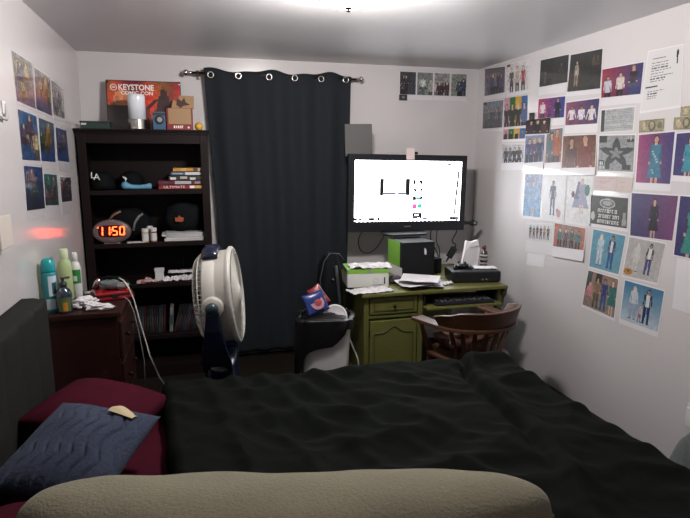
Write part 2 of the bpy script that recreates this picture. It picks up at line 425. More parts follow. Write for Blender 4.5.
# red framed box with brown card
t = empty('red_box', 'red box with white lettering marks holding a brown card, beside the curtain', 'box', (-.092, 4.31, ZT))
boxo('box_body', -.092, .092, -.04, .04, 0, .155, mat('red_card', (.17, .008, .011), .4), t)
boxo('box_card', -.079, .079, -.0425, -.0403, .042, .152, mat('brown_kraft_card', (.30, .19, .10), .85), t, bev=0, label='brown cardboard front')
b = BM()
for k, (x, w, h) in enumerate(((-.045, .012, .018), (-.03, .010, .018), (-.016, .012, .018), (0, .010, .018), (.013, .006, .022), (.052, .016, .012))): box(b, x, x+w*.8, -.0418, -.0402, .012, .012+h)
obj('box_lettering', b, M_letter, t)
t = empty('cardboard_piece', 'torn brown cardboard flap standing out of the red box', 'cardboard', (-.075, 4.345, ZT+.1555))
b = BM(); poly_prism(b, [(-.075, 0), (.085, .0), (.088, .092), (-.012, .096), (-.03, .05), (-.06, .062)], lambda a, bb, d: (a, d, bb), -.003, .003); obj('card', b, mat('brown_kraft_card', (.30, .19, .10), .85), t)
b = BM(); poly_prism(b, [(-.04, .03), (-.028, .075), (.0, .055), (.02, .082), (.028, .048), (.06, .03), (.012, .022), (-.01, .005)], lambda a, bb, d: (a, d, bb), -.0045, -.003); obj('printed_mark', b, mat('brown_print', (.06, .025, .02), .8), t)
b = BM(); lathe(b, [(.001, 0)] + [(.03*math.sin(a), .03-.03*math.cos(a)) for a in [math.pi*i/12 for i in range(1, 12)]] + [(.001, .06)], 24)
thing1('ball', b, mat('yellow_foam', (.55, .32, .03), .6), 'small yellow ball on the right end of the bookcase top', 'ball', (.040, 4.33, ZT), smooth=True)

# ------------------------------------------------------------------ upper shelf
def cap(loc, rz, label, lab):
    t = empty('baseball_cap', label, 'cap', loc, rz, 'caps on the upper shelf')
    def crown(u, v):
        a = 2*math.pi*u; ph = v*math.pi/2
        r = math.cos(ph)**.8
        return Vector((.092*r*math.cos(a), .10*r*math.sin(a), .012 + .118*math.sin(ph)**.95 + (.008 if math.sin(a) < 0 else 0)*math.sin(ph*2)))
    b = BM(); grid(b, crown, 40, 14); bmesh.ops.remove_doubles(b, verts=b.verts, dist=.0008)
    o = obj('crown', b, M_nylon, t, smooth=True); md = o.modifiers.new('s', 'SOLIDIFY'); md.thickness = .003; md.offset = -1
    b = BM()
    def brim(u, v):
        a = math.pi*(1.10 + .80*u); k = 1 + .72*v*math.sin(math.pi*u)**.55
        x = .09*math.cos(a)*(1+.12*v); y = .098*math.sin(a)*k
        return Vector((x, y, .0155 - .9*x*x*v))
    grid(b, brim, 24, 6); o = obj('brim', b, M_nylon, t, smooth=True); md = o.modifiers.new('s', 'SOLIDIFY'); md.thickness = .003
    b = BM(); lathe(b, [(.007, .128), (.006, .132), (.001, .134)], 12); obj('button', b, M_nylon, t)
    return t
t = cap((-.668, 4.40, 1.437), R(0), 'dark ball cap with white LA letters on the upper shelf', 'LA')
o = text_part('cap_lettering', 'L', .066, M_letter, t, (-.044, -.099, .104), (R(76), 0, 0), .0015)
o = text_part('cap_lettering', 'A', .066, M_letter, t, (-.018, -.1035, .092), (R(76), 0, 0), .0015)
t = cap((-.468, 4.46, 1.437), R(-22), 'plain dark ball cap with a small white wing mark, beside the lettered cap', '')
b = BM(); poly_prism(b, [(-.02, .018), (.006, .012), (.02, .0), (.008, -.022), (.004, -.004), (-.008, .004)], lambda a, c, d: (a, d, c), -.0015, .0015); obj('cap_emblem', b, M_letter, t, loc=(0, -.106, .078), rot=(R(-14), 0, 0))
b = BM(); tube(b, [(-.104, 0, .030), (-.095, 0, .031), (-.075, 0, .031), (-.055, 0, .024), (-.03, 0, .0195), (.03, 0, .018), (.07, 0, .021), (.09, 0, .024), (.101, 0, .024), (.106, 0, .024)],
               [.006, .024, .0295, .022, .0175, .016, .019, .0225, .018, .005], 16)
thing1('foam_toy', b, mat('pale_blue_foam', (.10, .27, .42), .6), 'pale blue bone-shaped foam piece lying between the caps and the books', 'toy', (-.42, 4.285, 1.437), smooth=True)
def book(loc, w, d, h, col, label, spine=(), cat='book', grp='books stacked on the upper shelf', rz=0, pages=True):
    t = empty('book', label, cat, loc, rz, grp)
    mc = mat('cover_%d_%d_%d' % tuple(int(c*999) for c in col), col, .4)
    b = BM(); box(b, -w/2, w/2, 0, d, 0, .003); box(b, -w/2, w/2, 0, d, h-.003, h); box(b, -w/2, w/2, 0, .004, 0, h); obj('cover', b, mc, t)
    boxo('pages', -w/2+.003, w/2-.003, .004, d-.004, .003, h-.003, M_paper, t, bev=0)
    for x0, x1, z0, z1, c in spine:
        boxo('spine_print', x0, x1, -.0007, 0.0005, z0, z1, mat('sp_%d_%d_%d' % tuple(int(v*999) for v in c), c, .5), t, bev=0)
    return t
W = (.55, .53, .51); z = 1.437
bt = book((-.108, 4.262, z), .318, .2, .032, (.22, .010, .020), 'red book with large white spine lettering, bottom of the shelf stack', ((.10, .15, .006, .026, (.5, .3, .06)),))
text_part('spine_lettering', 'ULTIMATE', .026, M_letter, bt, (-.048, -.0012, .016), (R(90), 0, 0)).scale = (1.28, 1, 1)
boxo('spine_print', .062, .096, -.0009, .0004, .006, .026, M_letter, bt, bev=0); z += .0325
book((-.100, 4.262, z), .335, .2, .033, (.10, .012, .022), 'dark red book with a pale grey spine panel, second from the bottom of the stack', ((-.05, .065, .006, .028, (.38, .37, .40)), (-.13, -.10, .01, .02, (.02, .06, .16)), (.09, .13, .006, .026, (.2, .18, .22)))); z += .0335
book((-.062, 4.268, z), .26, .18, .033, (.028, .028, .03), 'black and white spined book in the middle of the shelf stack', ((-.12, -.08, .004, .022, W), (-.05, .0, .01, .028, (.4, .36, .3)), (.02, .06, .003, .02, W), (.10, .125, .006, .03, (.55, .42, .04)))); z += .0335
book((-.054, 4.270, z), .245, .18, .028, (.06, .085, .13), 'slate blue book with a white spine end, second from the top of the stack', ((-.02, .118, .004, .025, (.5, .5, .52)), (-.11, -.04, .01, .02, (.25, .3, .36)))); z += .0285
book((-.046, 4.272, z), .225, .17, .030, (.42, .20, .03), 'orange yellow book on the very top of the shelf stack', ((-.06, -.02, .006, .024, (.5, .32, .12)), (.03, .06, .004, .026, (.05, .03, .03)), (.07, .085, .004, .026, W), (.09, .11, .004, .026, (.6, .42, .05))))

# ------------------------------------------------------------------ clock shelf
t = empty('digital_clock', 'oval digital alarm clock with glowing red digits on the bookcase shelf', 'clock', (-.607, 4.262, 1.0505))
M_case = mat('grey_clock_case', (.12, .085, .085), .4)
def disc(u, v):
    a = 2*math.pi*u
    prof = [(0, -.030), (.55, -.030), (.86, -.027), (.97, -.018), (1.0, 0), (.97, .02), (.8, .034), (0, .036)]
    k = v*(len(prof)-1); i = min(int(k), len(prof)-2); f = k-i
    r = prof[i][0]*(1-f)+prof[i+1][0]*f; y = prof[i][1]*(1-f)+prof[i+1][1]*f
    return Vector((.134*r*math.cos(a), y, .0885+.0875*r*math.sin(a)))
b = BM(); grid(b, disc, 48, 14); bmesh.ops.remove_doubles(b, verts=b.verts, dist=.0006); obj('clock_case', b, M_case, t, smooth=True)
b = BM(); pts = [(.088*math.copysign(abs(math.cos(a))**.5, math.cos(a)), .094+.043*math.copysign(abs(math.sin(a))**.5, math.sin(a))) for a in [2*math.pi*i/32 for i in range(32)]]
poly_prism(b, pts, lambda a, c, d: (a, d, c), -.0318, -.029); obj('display', b, mat('dark_red_lens', (.05, .002, .004), .2), t)
b = BM(); poly_prism(b, [(-.06, 0), (.06, 0), (.045, .02), (-.045, .02)], lambda a, c, d: (a, d, c), -.02, .03); obj('foot', b, M_case, t)
boxo('clock_print', -.018, .014, -.031, -.0295, .034, .039, M_greyink, t, bev=0)
M_led = mat('lit_red_digit', (.3, .02, .01), .4, emit=(1, .050, .010), estr=LED)
SEG = {'1': 'bc', '5': 'afgcd', '0': 'abcdef'}
def digit(ch, x, z0, w=.034, h=.063, s=.0058):
    b = BM(); m = z0+h/2; y0, y1 = -.0336, -.0317
    sl = .004
    for g in SEG[ch]:
        if g == 'a': box(b, x+s*.6+sl, x+w-s*.6+sl, y0, y1, z0+h-s, z0+h)
        if g == 'd': box(b, x+s*.6, x+w-s*.6, y0, y1, z0, z0+s)
        if g == 'g': box(b, x+s*.8, x+w-s*.8, y0, y1, m-s/2, m+s/2)
        for k, xx, za, zb in (('b', x+w-s, m+.002, z0+h-s*.5), ('c', x+w-s, z0+s*.5, m-.002), ('f', x, m+.002, z0+h-s*.5), ('e', x, z0+s*.5, m-.002)):
            if g == k: box(b, xx+sl*(za-z0)/h, xx+s+sl*(zb-z0)/h, y0, y1, za, zb)
    obj('digit', b, M_led, t)
digit('1', -.092, .064); digit('1', -.044, .064); digit('5', .006, .064); digit('0', .054, .064)
b = BM(); box(b, -.0045+.001, .0025, -.0336, -.0317, .082, .089); box(b, -.0045+.003, .0045, -.0336, -.0317, .101, .108); obj('colon', b, M_led, t)
b = BM(); box(b, -.090, -.083, -.0336, -.0317, .119, .125); obj('indicator_dot', b, M_led, t)
for i, (x, y, rr, h, lb) in enumerate(((-.383, 4.285, .023, .100, 'white capped pill bottle nearest the glowing clock'), (-.352, 4.335, .021, .112, 'white pill bottle standing behind two others by the clock'), (-.322, 4.285, .021, .104, 'white pill bottle with a dark red edge, right of its row'))):
    t = empty('pill_bottle', lb, 'bottle', (x, y, 1.0505), 0, 'pill bottles beside the clock')
    b = BM(); lathe(b, [(.001, 0), (rr, 0), (rr, h*.70), (rr*.85, h*.74), (.001, h*.74)], 20); obj('bottle_body', b, mat('pill_label_%d' % i, ((.42, .34, .16), (.5, .5, .48), (.22, .03, .03))[i], .4), t)
    b = BM(); lathe(b, [(rr*1.01, h*.08), (rr*1.01, h*.64)], 20); obj('bottle_label', b, M_white, t)
    b = BM(); lathe(b, [(rr*1.05, h*.74), (rr*1.07, h*.98), (rr, h), (.001, h)], 20); obj('bottle_cap', b, M_white, t)
for i, (dz, x0, w, h, rz, sh) in enumerate(((0, -.105, .285, .022, 2, .55), (.0225, -.095, .275, .014, -3, .45), (.037, -.12, .29, .012, 3, .5), (.0495, -.10, .27, .010, 8, .4))):
    m_ = mat('magazine_%d' % i, (sh, sh*.98, sh), .6)
    t = empty('magazine', ('thick white paper bundle at the bottom of the pile under the dark bag', 'pale magazine second from the bottom in the clock shelf pile', 'pale magazine second from the top in the clock shelf pile', 'pale magazine lying askew on top of the clock shelf pile')[i], 'magazine', (x0, 4.27, 1.0505+dz), R(rz*.5), 'magazines on the clock shelf')
    boxo('cover', -w/2, w/2, 0, .20, 0, h, m_, t, bev=.001)
    for q in range(1, int(h/.005)): boxo('page_edge', -w/2+.004, w/2-.006, -.0008, .0006, q*.005-.0006, q*.005+.0006, M_greyink, t, bev=0)
def lump(b, a, bb, c, seed, amp=.25, nu=26, nv=18, sq=.8, flat=True):
    def f(u, v):
        th = 2*math.pi*u; ph = math.pi*(v-.5)
        d = Vector((math.copysign(abs(math.cos(ph)*math.cos(th))**sq, math.cos(th)), math.copysign(abs(math.cos(ph)*math.sin(th))**sq, math.sin(th)), math.copysign(abs(math.sin(ph))**sq, math.sin(ph))))
        k = 1 + amp*noise.noise(d*1.8 + Vector((seed, 0, 0))) + amp*.4*noise.noise(d*5 + Vector((seed, 9, 0)))
        p = Vector((d.x*a*k, d.y*bb*k, c + d.z*c*k))
        if flat: p.z = max(0, p.z)
        return p
    grid(b, f, nu, nv); bmesh.ops.remove_doubles(b, verts=b.verts, dist=.0005)
t = empty('bag', 'dark cloth bag with an orange patch slumped on top of the magazines', 'bag', (-.10, 4.41, 1.1125), 0, 'dark bags on the clock shelf')
b = BM(); lump(b, .15, .08, .11, 3, .14); obj('bag_body', b, M_nylon, t, smooth=True)
b = BM(); poly_prism(b, [(-.03, -.02), (.026, -.024), (.034, .006), (.012, .012), (.0, .028), (-.014, .006), (-.03, .012)], lambda a, c, d: (a, d, c), -.002, .004); obj('bag_patch', b, mat('orange_patch', (.30, .06, .02), .7), t, loc=(-.035, -.088, .10), label='orange patch')
t = empty('bag', 'dark bag with pale straps behind the glowing clock', 'bag', (-.50, 4.44, 1.0505), 0, 'dark bags on the clock shelf')
b = BM(); lump(b, .15, .085, .12, 8, .14); obj('bag_body', b, M_nylon, t, smooth=True)
b = BM(); tube(b, [(-.15, -.02, .10), (-.14, -.06, .16), (-.10, -.085, .20), (-.05, -.075, .225)], .009, 8); obj('strap', b, mat('tan_strap', (.20, .10, .075), .8), t, smooth=True)
b = BM(); tube(b, [(.03, -.10, .08), (.045, -.10, .14), (.075, -.085, .185), (.10, -.06, .2)], .009, 8); obj('strap', b, mat('grey_strap', (.16, .15, .15), .8), t, smooth=True)
boxo('note_card', -.06, .06, -.035, .035, 0, .003, M_paper, None, bev=0, loc=(-.45, 4.28, 1.0505), rot=(0, 0, R(6)))
tag(COL.objects['note_card'], 'flat white card between the clock and the pill bottles', 'card')

# ------------------------------------------------------------------ clutter shelf
def crumple(b, w, d, h, seed, nu=18, nv=14, fold=9.0):
    def f(u, v):
        x, y = (u-.5)*w, (v-.5)*d
        q = Vector((u*fold*.5+seed, v*fold*.5, seed*.3))
        n = abs(noise.noise(q))*.9 + .5*abs(noise.noise(q*2.3))
        e = .55+.45*math.sin(math.pi*min(1, max(0, u)))*math.sin(math.pi*min(1, max(0, v)))
        return Vector((x + .06*w*noise.noise(q+Vector((7, 0, 0))), y + .06*d*noise.noise(q+Vector((0, 7, 0))), .002 + h*n*e*1.5))
    grid(b, f, nu, nv)
def paper(loc, w, d, h, seed, label, cat='paper', name='paper', rz=0, grp=None, m=None, rot=None):
    b = BM(); crumple(b, w, d, h, seed); o = thing1(name, b, m or M_paper, label, cat, loc, rot or (0, 0, rz), grp, smooth=False)
    md = o.modifiers.new('s', 'SOLIDIFY'); md.thickness = .0012; md.offset = 1
    return o
Z3 = .7425
t = empty('small_box', 'small white carton standing in the clutter on the third bookcase shelf', 'box', (-.302, 4.33, Z3), R(4))
boxo('box_body', -.032, .032, -.025, .025, 0, .075, M_white, t); boxo('box_lid', -.036, .036, -.029, .029, .075, .095, M_white, t)
paper((-.19, 4.295, Z3), .18, .11, .045, 2, 'crumpled white papers right of the small white carton', grp='loose papers on the third shelf')
paper((-.065, 4.30, Z3), .15, .12, .050, 5, 'creased papers at the right end of the third shelf', grp='loose papers on the third shelf')
paper((-.12, 4.37, Z3+.05), .24, .10, .014, 9, 'long white sheet spread over the other shelf papers', grp='loose papers on the third shelf')
paper((-.385, 4.285, Z3), .13, .07, .034, 12, 'pinkish crumpled receipt left of the small white carton', grp='loose papers on the third shelf', m=mat('pink_receipt', (.42, .27, .28), .7))
for i, (x, y, c) in enumerate(((-.448, 4.262, (.5, .5, .52)), (-.415, 4.258, (.45, .12, .12)))):
    b = BM(); box(b, -.014, .014, -.01, .01, 0, .016); box(b, -.010, .010, -.007, .007, .016, .022)
    thing1('trinket', b, mat('trinket_%d' % i, c, .3), ('tiny silver trinket at the shelf edge by the white cable', 'tiny red trinket beside a silver one at the shelf edge')[i], 'trinket', (x, y, Z3), bev=.002)
t = empty('router', 'flat black device behind the papers on the third bookcase shelf', 'device', (-.05, 4.475, Z3))
boxo('device_body', -.11, .11, -.07, .07, 0, .05, M_black, t, bev=.008)
b = BM(); tube(b, [(-.08, .05, .05), (-.08, .055, .13)], .005, 8); obj('antenna', b, M_black, t)

# ------------------------------------------------------------------ low shelf: upright cases
x = -.66; i = 0
cols = [(.014, .014, .018), (.022, .01, .01), (.01, .014, .022), (.03, .03, .034), (.014, .024, .034), (.035, .006, .01), (.01, .01, .01), (.02, .02, .018)]
while x < .0:
    w = .0145; h = .185 + .006*random.random(); lean = R(-2 - 2*random.random()) if x < -.26 else R(16)
    bright = False
    if -.295 < x < -.275: x = -.252; bright = True
    if bright: w = .026
    lab = 'pale leaning disc case standing out on the low shelf' if bright else ('dark upright disc case left of the pale leaning one' if x < -.255 else 'dark slanted disc case right of the pale leaning one')
    t = empty('disc_case', lab, 'disc case', (x, 4.30+.012*random.random(), .3355), rot=(0, lean, 0), group='disc cases on the low shelf')
    t.rotation_euler = (0, abs(lean), 0)
    c = (.16, .157, .15) if bright else cols[i % 8]
    off = abs(math.sin(lean))*w + .0004
    boxo('case_body', 0, w, 0, .135, off, h+off, mat('case_%s_%d' % (bright, i % 8), c, .35), t, bev=.0015)
    boxo('spine_print', .003, w-.003, -.0006, .0005, h*.3, h*.72, mat('case_print_%d' % (i % 4), ((.06, .06, .06), (.06, .012, .016), (.02, .05, .06), (.04, .04, .035))[i % 4] if not bright else (.3, .3, .29), .5), t, bev=0)
    x += w/math.cos(lean) + (.0028 if not bright else .0035); i += 1
# ------------------------------------------------------------------ nightstand
NX0, NX1, NY0, NY1, NZ = -.795, -.412, 2.975, 3.52, .87
t = empty('nightstand', 'dark red-brown wooden nightstand between headboard and bookcase', 'nightstand', ((NX0+NX1)/2, (NY0+NY1)/2, 0))
cxn, cyn = (NX0+NX1)/2, (NY0+NY1)/2; hw, hd = (NX1-NX0)/2, (NY1-NY0)/2
boxo('body', -hw+.012, hw-.022, -hd+.015, hd-.015, .08, NZ-.028, M_walnut, t)
boxo('top', -hw, hw, -hd, hd, NZ-.028, NZ, M_walnut, t, bev=.005)
boxo('plinth', -hw+.03, hw-.04, -hd+.03, hd-.03, 0, .08, M_walnut, t)
for z0, z1 in ((.60, .81), (.36, .58), (.11, .34)):
    d = boxo('drawer', hw-.022, hw-.004, -hd+.03, hd-.03, z0, z1, M_walnut, t, bev=.004)
    for yk in (-.12, .12):
        b = BM(); lathe(b, [(.005, 0), (.006, .008), (.013, .016), (.012, .022), (.001, .025)], 14, (hw-.004, yk, (z0+z1)/2), 0, Matrix.Rotation(math.pi/2, 3, 'Y')); obj('knob', b, M_brass, d, smooth=True)
# things on it
def bottle(label, loc, parts, name='bottle', rz=0, grp=None):
    t = empty(name, label, 'bottle', loc, rz, grp)
    for nm, prof, m in parts:
        b = BM(); lathe(b, prof, 28); obj(nm, b, m, t, smooth=True)
    return t
M_teal = mat('teal_can_paint', (.015, .20, .22), .3)
t = bottle('tall teal aerosol can with a rounded teal cap on the nightstand', (-.757, 3.07, NZ), [
    ('can_body', [(.001, 0), (.034, 0), (.036, .004), (.036, .205), (.033, .214), (.001, .214)], M_teal),
    ('cap', [(.034, .214), (.035, .222), (.034, .25), (.029, .272), (.018, .284), (.001, .287)], mat('teal_cap', (.01, .26, .28), .25))], 'aerosol_can')
def wrap(b, r, a0, a1, z0, z1, n=10, mi=0):
    grid(b, lambda u, v: Vector((r*math.cos(a0+(a1-a0)*u), r*math.sin(a0+(a1-a0)*u), z0+(z1-z0)*v)), n, 1, mi)
b = BM(); wrap(b, .0365, R(-85), R(-10), .09, .195); wrap(b, .0365, R(-120), R(-20), .02, .075); obj('can_label', b, mat('pale_can_label', (.45, .55, .60), .35), t, smooth=True)
b = BM(); wrap(b, .0368, R(-60), R(-25), .10, .16); obj('label_print', b, mat('dark_teal_print', (.02, .07, .09), .4), t, smooth=True)
M_dkglass = mat('dark_blue_green_bottle', (.010, .022, .035), .15, coat=.4)
t = bottle('small dark bottle with an orange label and pump top on the nightstand front', (-.688, 3.045, NZ), [
    ('bottle_body', [(.001, 0), (.036, 0), (.038, .005), (.038, .095), (.034, .115), (.018, .13), (.015, .136), (.001, .136)], M_dkglass),
    ('pump_collar', [(.017, .136), (.018, .140), (.018, .156), (.008, .160), (.006, .178), (.001, .178)], M_black)], 'pump_bottle')
b = BM(); box(b, -.012, .034, -.009, .009, .178, .190); obj('pump_nozzle', b, M_chrome, t, bev=.003)
b = BM(); wrap(b, .0385, R(-125), R(-30), .012, .085); obj('bottle_label', b, mat('dark_green_label', (.05, .09, .03), .45), t, smooth=True)
b = BM(); wrap(b, .0388, R(-90), R(-55), .015, .06); obj('label_print', b, mat('orange_label', (.42, .17, .02), .45), t, smooth=True)
bottle('tall pale green translucent bottle at the back of the nightstand', (-.735, 3.33, NZ), [
    ('bottle_body', [(.001, 0), (.033, 0), (.036, .006), (.036, .19), (.032, .215), (.023, .232), (.022, .236), (.001, .236)], mat('pale_green_plastic', (.40, .50, .24), .3, trans=.15)),
    ('cap', [(.022, .236), (.023, .240), (.022, .285), (.019, .292), (.001, .293)], mat('pale_green_cap', (.5, .58, .36), .4))])
t = bottle('white bottle with a bright green label behind the tissues', (-.690, 3.375, NZ), [
    ('bottle_body', [(.001, 0), (.026, 0), (.028, .005), (.028, .17), (.022, .20), (.013, .212), (.001, .212)], M_white),
    ('cap', [(.013, .212), (.016, .216), (.016, .25), (.011, .262), (.001, .264)], M_white)])
b = BM(); wrap(b, .0285, R(-150), R(-20), .085, .165); obj('bottle_label', b, mat('green_label', (.02, .16, .035), .4), t, smooth=True)
b = BM(); wrap(b, .0287, R(-110), R(-70), .10, .13); obj('label_print', b, M_white, t, smooth=True)
def tissue(loc, a, bb, c, seed, label):
    b = BM(); lump(b, a, bb, c, seed, .55, 26, 18, .9); thing1('tissue', b, M_tissue, label, 'tissue', loc, None, 'crumpled tissues on the nightstand', smooth=False)
tissue((-.61, 3.13, NZ), .055, .05, .026, 4, 'crumpled white tissue heap next to the dark pump bottle')
tissue((-.525, 3.045, NZ), .058, .026, .017, 7, 'flattened white tissue at the front right corner of the nightstand')
# red case with a mask-like grey device on top
t = empty('red_case', 'glossy red hinged case on the right side of the nightstand', 'case', (-.497, 3.32, NZ), R(18))
boxo('case_base', -.105, .105, -.085, .085, 0, .026, M_red, t, bev=.010, seg=3)
boxo('case_lid', -.098, .098, -.078, .078, .0265, .046, M_red, t, bev=.009, seg=3)
boxo('case_seam', -.1055, .1055, -.0855, .0855, .0245, .0275, M_black, t, bev=0)
boxo('latch', -.015, .015, -.0885, -.085, .014, .036, M_black, t)
t = empty('breathing_mask', 'grey and black mask device lying on top of the red case', 'device', (-.50, 3.33, NZ+.0465), R(-8)); t.scale = (1.25, 1.2, 1.3)
b = BM(); lump(b, .055, .035, .022, 11, .15); obj('mask_shell', b, mat('clear_grey_plastic', (.10, .12, .12), .15, coat=.5), t, smooth=True)
b = BM(); tube(b, [(-.05, .0, .030), (-.02, .005, .052), (.03, .0, .05), (.075, -.01, .03), (.09, -.015, .012)], .0085, 10); obj('strap', b, M_nylon, t, smooth=True)
b = BM(); lump(b, .032, .024, .017, 15, .15); obj('mask_pad', b, mat('grey_silicone', (.20, .19, .18), .5), t, smooth=True, loc=(.055, -.012, 0))
b = BM(); tube(b, [(-.07, -.01, .008), (-.06, -.012, .032), (-.045, -.01, .045)], .012, 10); obj('valve', b, M_chrome, t, smooth=True)
b = BM(); tube(b, [(-.05, 0, 0), (.05, 0, 0)], .011, 12); thing1('cardboard_tube', b, mat('pale_tube_card', (.30, .27, .25), .6), 'short pale tube lying between the white bottle and the red case', 'tube', (-.62, 3.43, NZ+.0115), (0, 0, R(35)), smooth=True)
b = BM(); tube(b, [(-.470, 3.335, .955), (-.450, 3.31, .982), (-.425, 3.285, .972), (-.40, 3.27, .93), (-.375, 3.262, .86), (-.352, 3.26, .73), (-.325, 3.26, .60), (-.31, 3.26, .52), (-.262, 3.255, .38), (-.20, 3.25, .27), (-.14, 3.22, .12), (-.10, 3.18, .03), (-.02, 3.12, .006)], .0042, 8)
thing1('white_cable', b, M_cablew, 'thick white cable looping from the mask device down toward the floor', 'cable', smooth=True)
b = BM(); tube(b, [(-.445, 3.25, .875), (-.42, 3.235, .886), (-.395, 3.225, .862), (-.375, 3.22, .80), (-.358, 3.225, .68), (-.34, 3.24, .5), (-.35, 3.25, .2), (-.36, 3.25, .006)], .003, 8)
thing1('thin_cable', b, mat('grey_cable_rubber', (.22, .20, .19), .5), 'thinner grey cable hanging beside the white one at the nightstand edge', 'cable', smooth=True)

# ------------------------------------------------------------------ fan
FO = Vector((.105, 2.93, .935))
axis = Vector((math.cos(R(10))*math.cos(R(5)), -math.sin(R(10))*math.cos(R(5)), math.sin(R(5)))).normalized()
upv = Vector((0, 0, 1)); upv = (upv - axis*upv.dot(axis)).normalized(); sx = upv.cross(axis).normalized()
MF = Matrix((sx, upv, axis)).transposed()
t = empty('pedestal_fan', 'ivory round fan on a navy stand in front of the bookcase', 'fan', (FO.x, FO.y, 0))
def TF(p): return MF @ Vector(p) + Vector((0, 0, FO.z))
def fpart(name, b, m, smooth=False, parent=None, **k):
    for v in b.verts: v.co = TF(v.co)
    return obj(name, b, m, parent or t, smooth=smooth, **k)
RF = .243
b = BM(); n = 64
prof = [(RF+.008, .085), (RF+.016, .078), (RF+.016, .066), (RF+.004, .056), (RF, .05), (RF-.001, .008), (RF-.004, .004), (RF-.001, 0), (RF-.004, -.055), (RF-.008, -.062), (RF-.014, -.062), (RF-.012, .05), (RF-.006, .085)]
rings = [[b.verts.new((r*math.cos(2*math.pi*k/n), r*math.sin(2*math.pi*k/n), z)) for k in range(n)] for r, z in prof]
for i in range(len(rings)):
    A_, B_ = rings[i], rings[(i+1) % len(rings)]
    for k in range(n): face(b, [A_[k], A_[(k+1) % n], B_[(k+1) % n], B_[k]])
fpart('fan_barrel', b, M_fanwhite, True)
b = BM()
def zf(r): return .088 + .010*(1-(r/RF)**2)
r = .058
while r < RF-.004:
    ring_torus(b, (0, 0, zf(r)), Matrix.Identity(3), r, .0021, 44, 5); r += .0135
for k in range(12):
    a = 2*math.pi*k/12 + .12
    tube(b, [(r_*math.cos(a), r_*math.sin(a), zf(r_)-.002) for r_ in (.05, .15, RF+.002)], .0028, 6)
fpart('front_grille', b, M_fanwhite)
b = BM(); lathe(b, [(.001, .104), (.04, .102), (.052, .096), (.055, .088), (.05, .08), (.001, .08)], 32); fpart('hub_cap', b, M_fanwhite, True)
for k in range(5):
    b = BM(); a0 = 2*math.pi*k/5
    def bl(u, v):
        r_ = .045 + .165*u; w_ = .45 - .05*u; a = a0 + (v-.5)*2*w_ + .35*u
        return Vector((r_*math.cos(a), r_*math.sin(a), .02 + .05*(v-.5)*(1-.3*u)))
    grid(b, bl, 8, 8); o = fpart('blade', b, mat('pale_blade_plastic', (.42, .42, .40), .35), True); md = o.modifiers.new('s', 'SOLIDIFY'); md.thickness = .0025
b = BM(); tube(b, [(0, 0, -.10), (0, 0, .045)], .055, 24); fpart('motor', b, M_blackmat, True)
b = BM()
for k in range(64):
    a = 2*math.pi*k/64
    tube(b, [(r_*math.cos(a+.25*(RF-r_)/RF), r_*math.sin(a+.25*(RF-r_)/RF), z_) for r_, z_ in ((RF-.010, -.058), (RF-.013, -.085), (RF-.03, -.105), (RF-.09, -.118), (.05, -.12))], .0026, 5)
for r_, z_ in ((RF-.011, -.082), (RF-.035, -.108), (.16, -.117), (.11, -.12), (.06, -.121)): ring_torus(b, (0, 0, z_), Matrix.Identity(3), r_, .0028, 44, 5)
fpart('rear_grille', b, M_fanwhite)
# navy carrying handle at the top, slightly toward the camera side
b = BM()
def hd_(u, v):
    a = R(90) - R(16) + R(44)*u if False else R(74) + R(42)*u
    prof = [(RF+.003, -.058), (RF+.020, -.062), (RF+.036, -.05), (RF+.040, -.02), (RF+.036, .012), (RF+.018, .022), (RF+.003, .02)]
    k = v*(len(prof)-1); i = min(int(k), len(prof)-2); f = k-i; e = math.sin(math.pi*min(1, max(0, u)))**.5
    r_ = prof[i][0]*(1-f)+prof[i+1][0]*f; z_ = prof[i][1]*(1-f)+prof[i+1][1]*f
    r_ = RF+.001+(r_-RF)*(.35+.65*e)
    return Vector((r_*math.cos(a), r_*math.sin(a), z_))
vs = grid(b, hd_, 16, 12)
face(b, vs[0]); face(b, vs[-1][::-1]); fpart('carry_handle', b, M_fanblue, True)
for sgn in (1, -1):
    # sgn = -1 or 1 : the two pivot sides
    b = BM(); Mx = Matrix.Rotation(sgn*math.pi/2, 3, 'Y')
    lathe(b, [(.001, .0), (.052, .0), (.056, .006), (.054, .018), (.046, .026), (.001, .026)], 28, (sgn*(RF-.006), 0, -.012), 0, Mx); fpart('pivot_plate', b, M_fanwhite, True)
    b = BM(); lathe(b, [(.001, .0), (.026, .0), (.031, .006), (.032, .016), (.028, .028), (.018, .035), (.001, .037)], 24, (sgn*(RF+.0205), 0, -.012), 0, Mx); fpart('pivot_knob', b, mat('dark_teal_knob', (.012, .028, .034), .3), True)
b = BM(); lathe(b, [(.001, 0), (.013, .0), (.013, .004), (.001, .005)], 20)
Mb = Matrix.Rotation(R(0), 3, 'X')
for v in b.verts:
    a = R(97); q = v.co.copy()
    rad = Vector((math.cos(a), math.sin(a), 0)); v.co = rad*(RF+.034+q.z) + Vector((-rad.y, rad.x, 0))*q.x + Vector((0, 0, -.026+q.y))
fpart('handle_button', b, M_white)
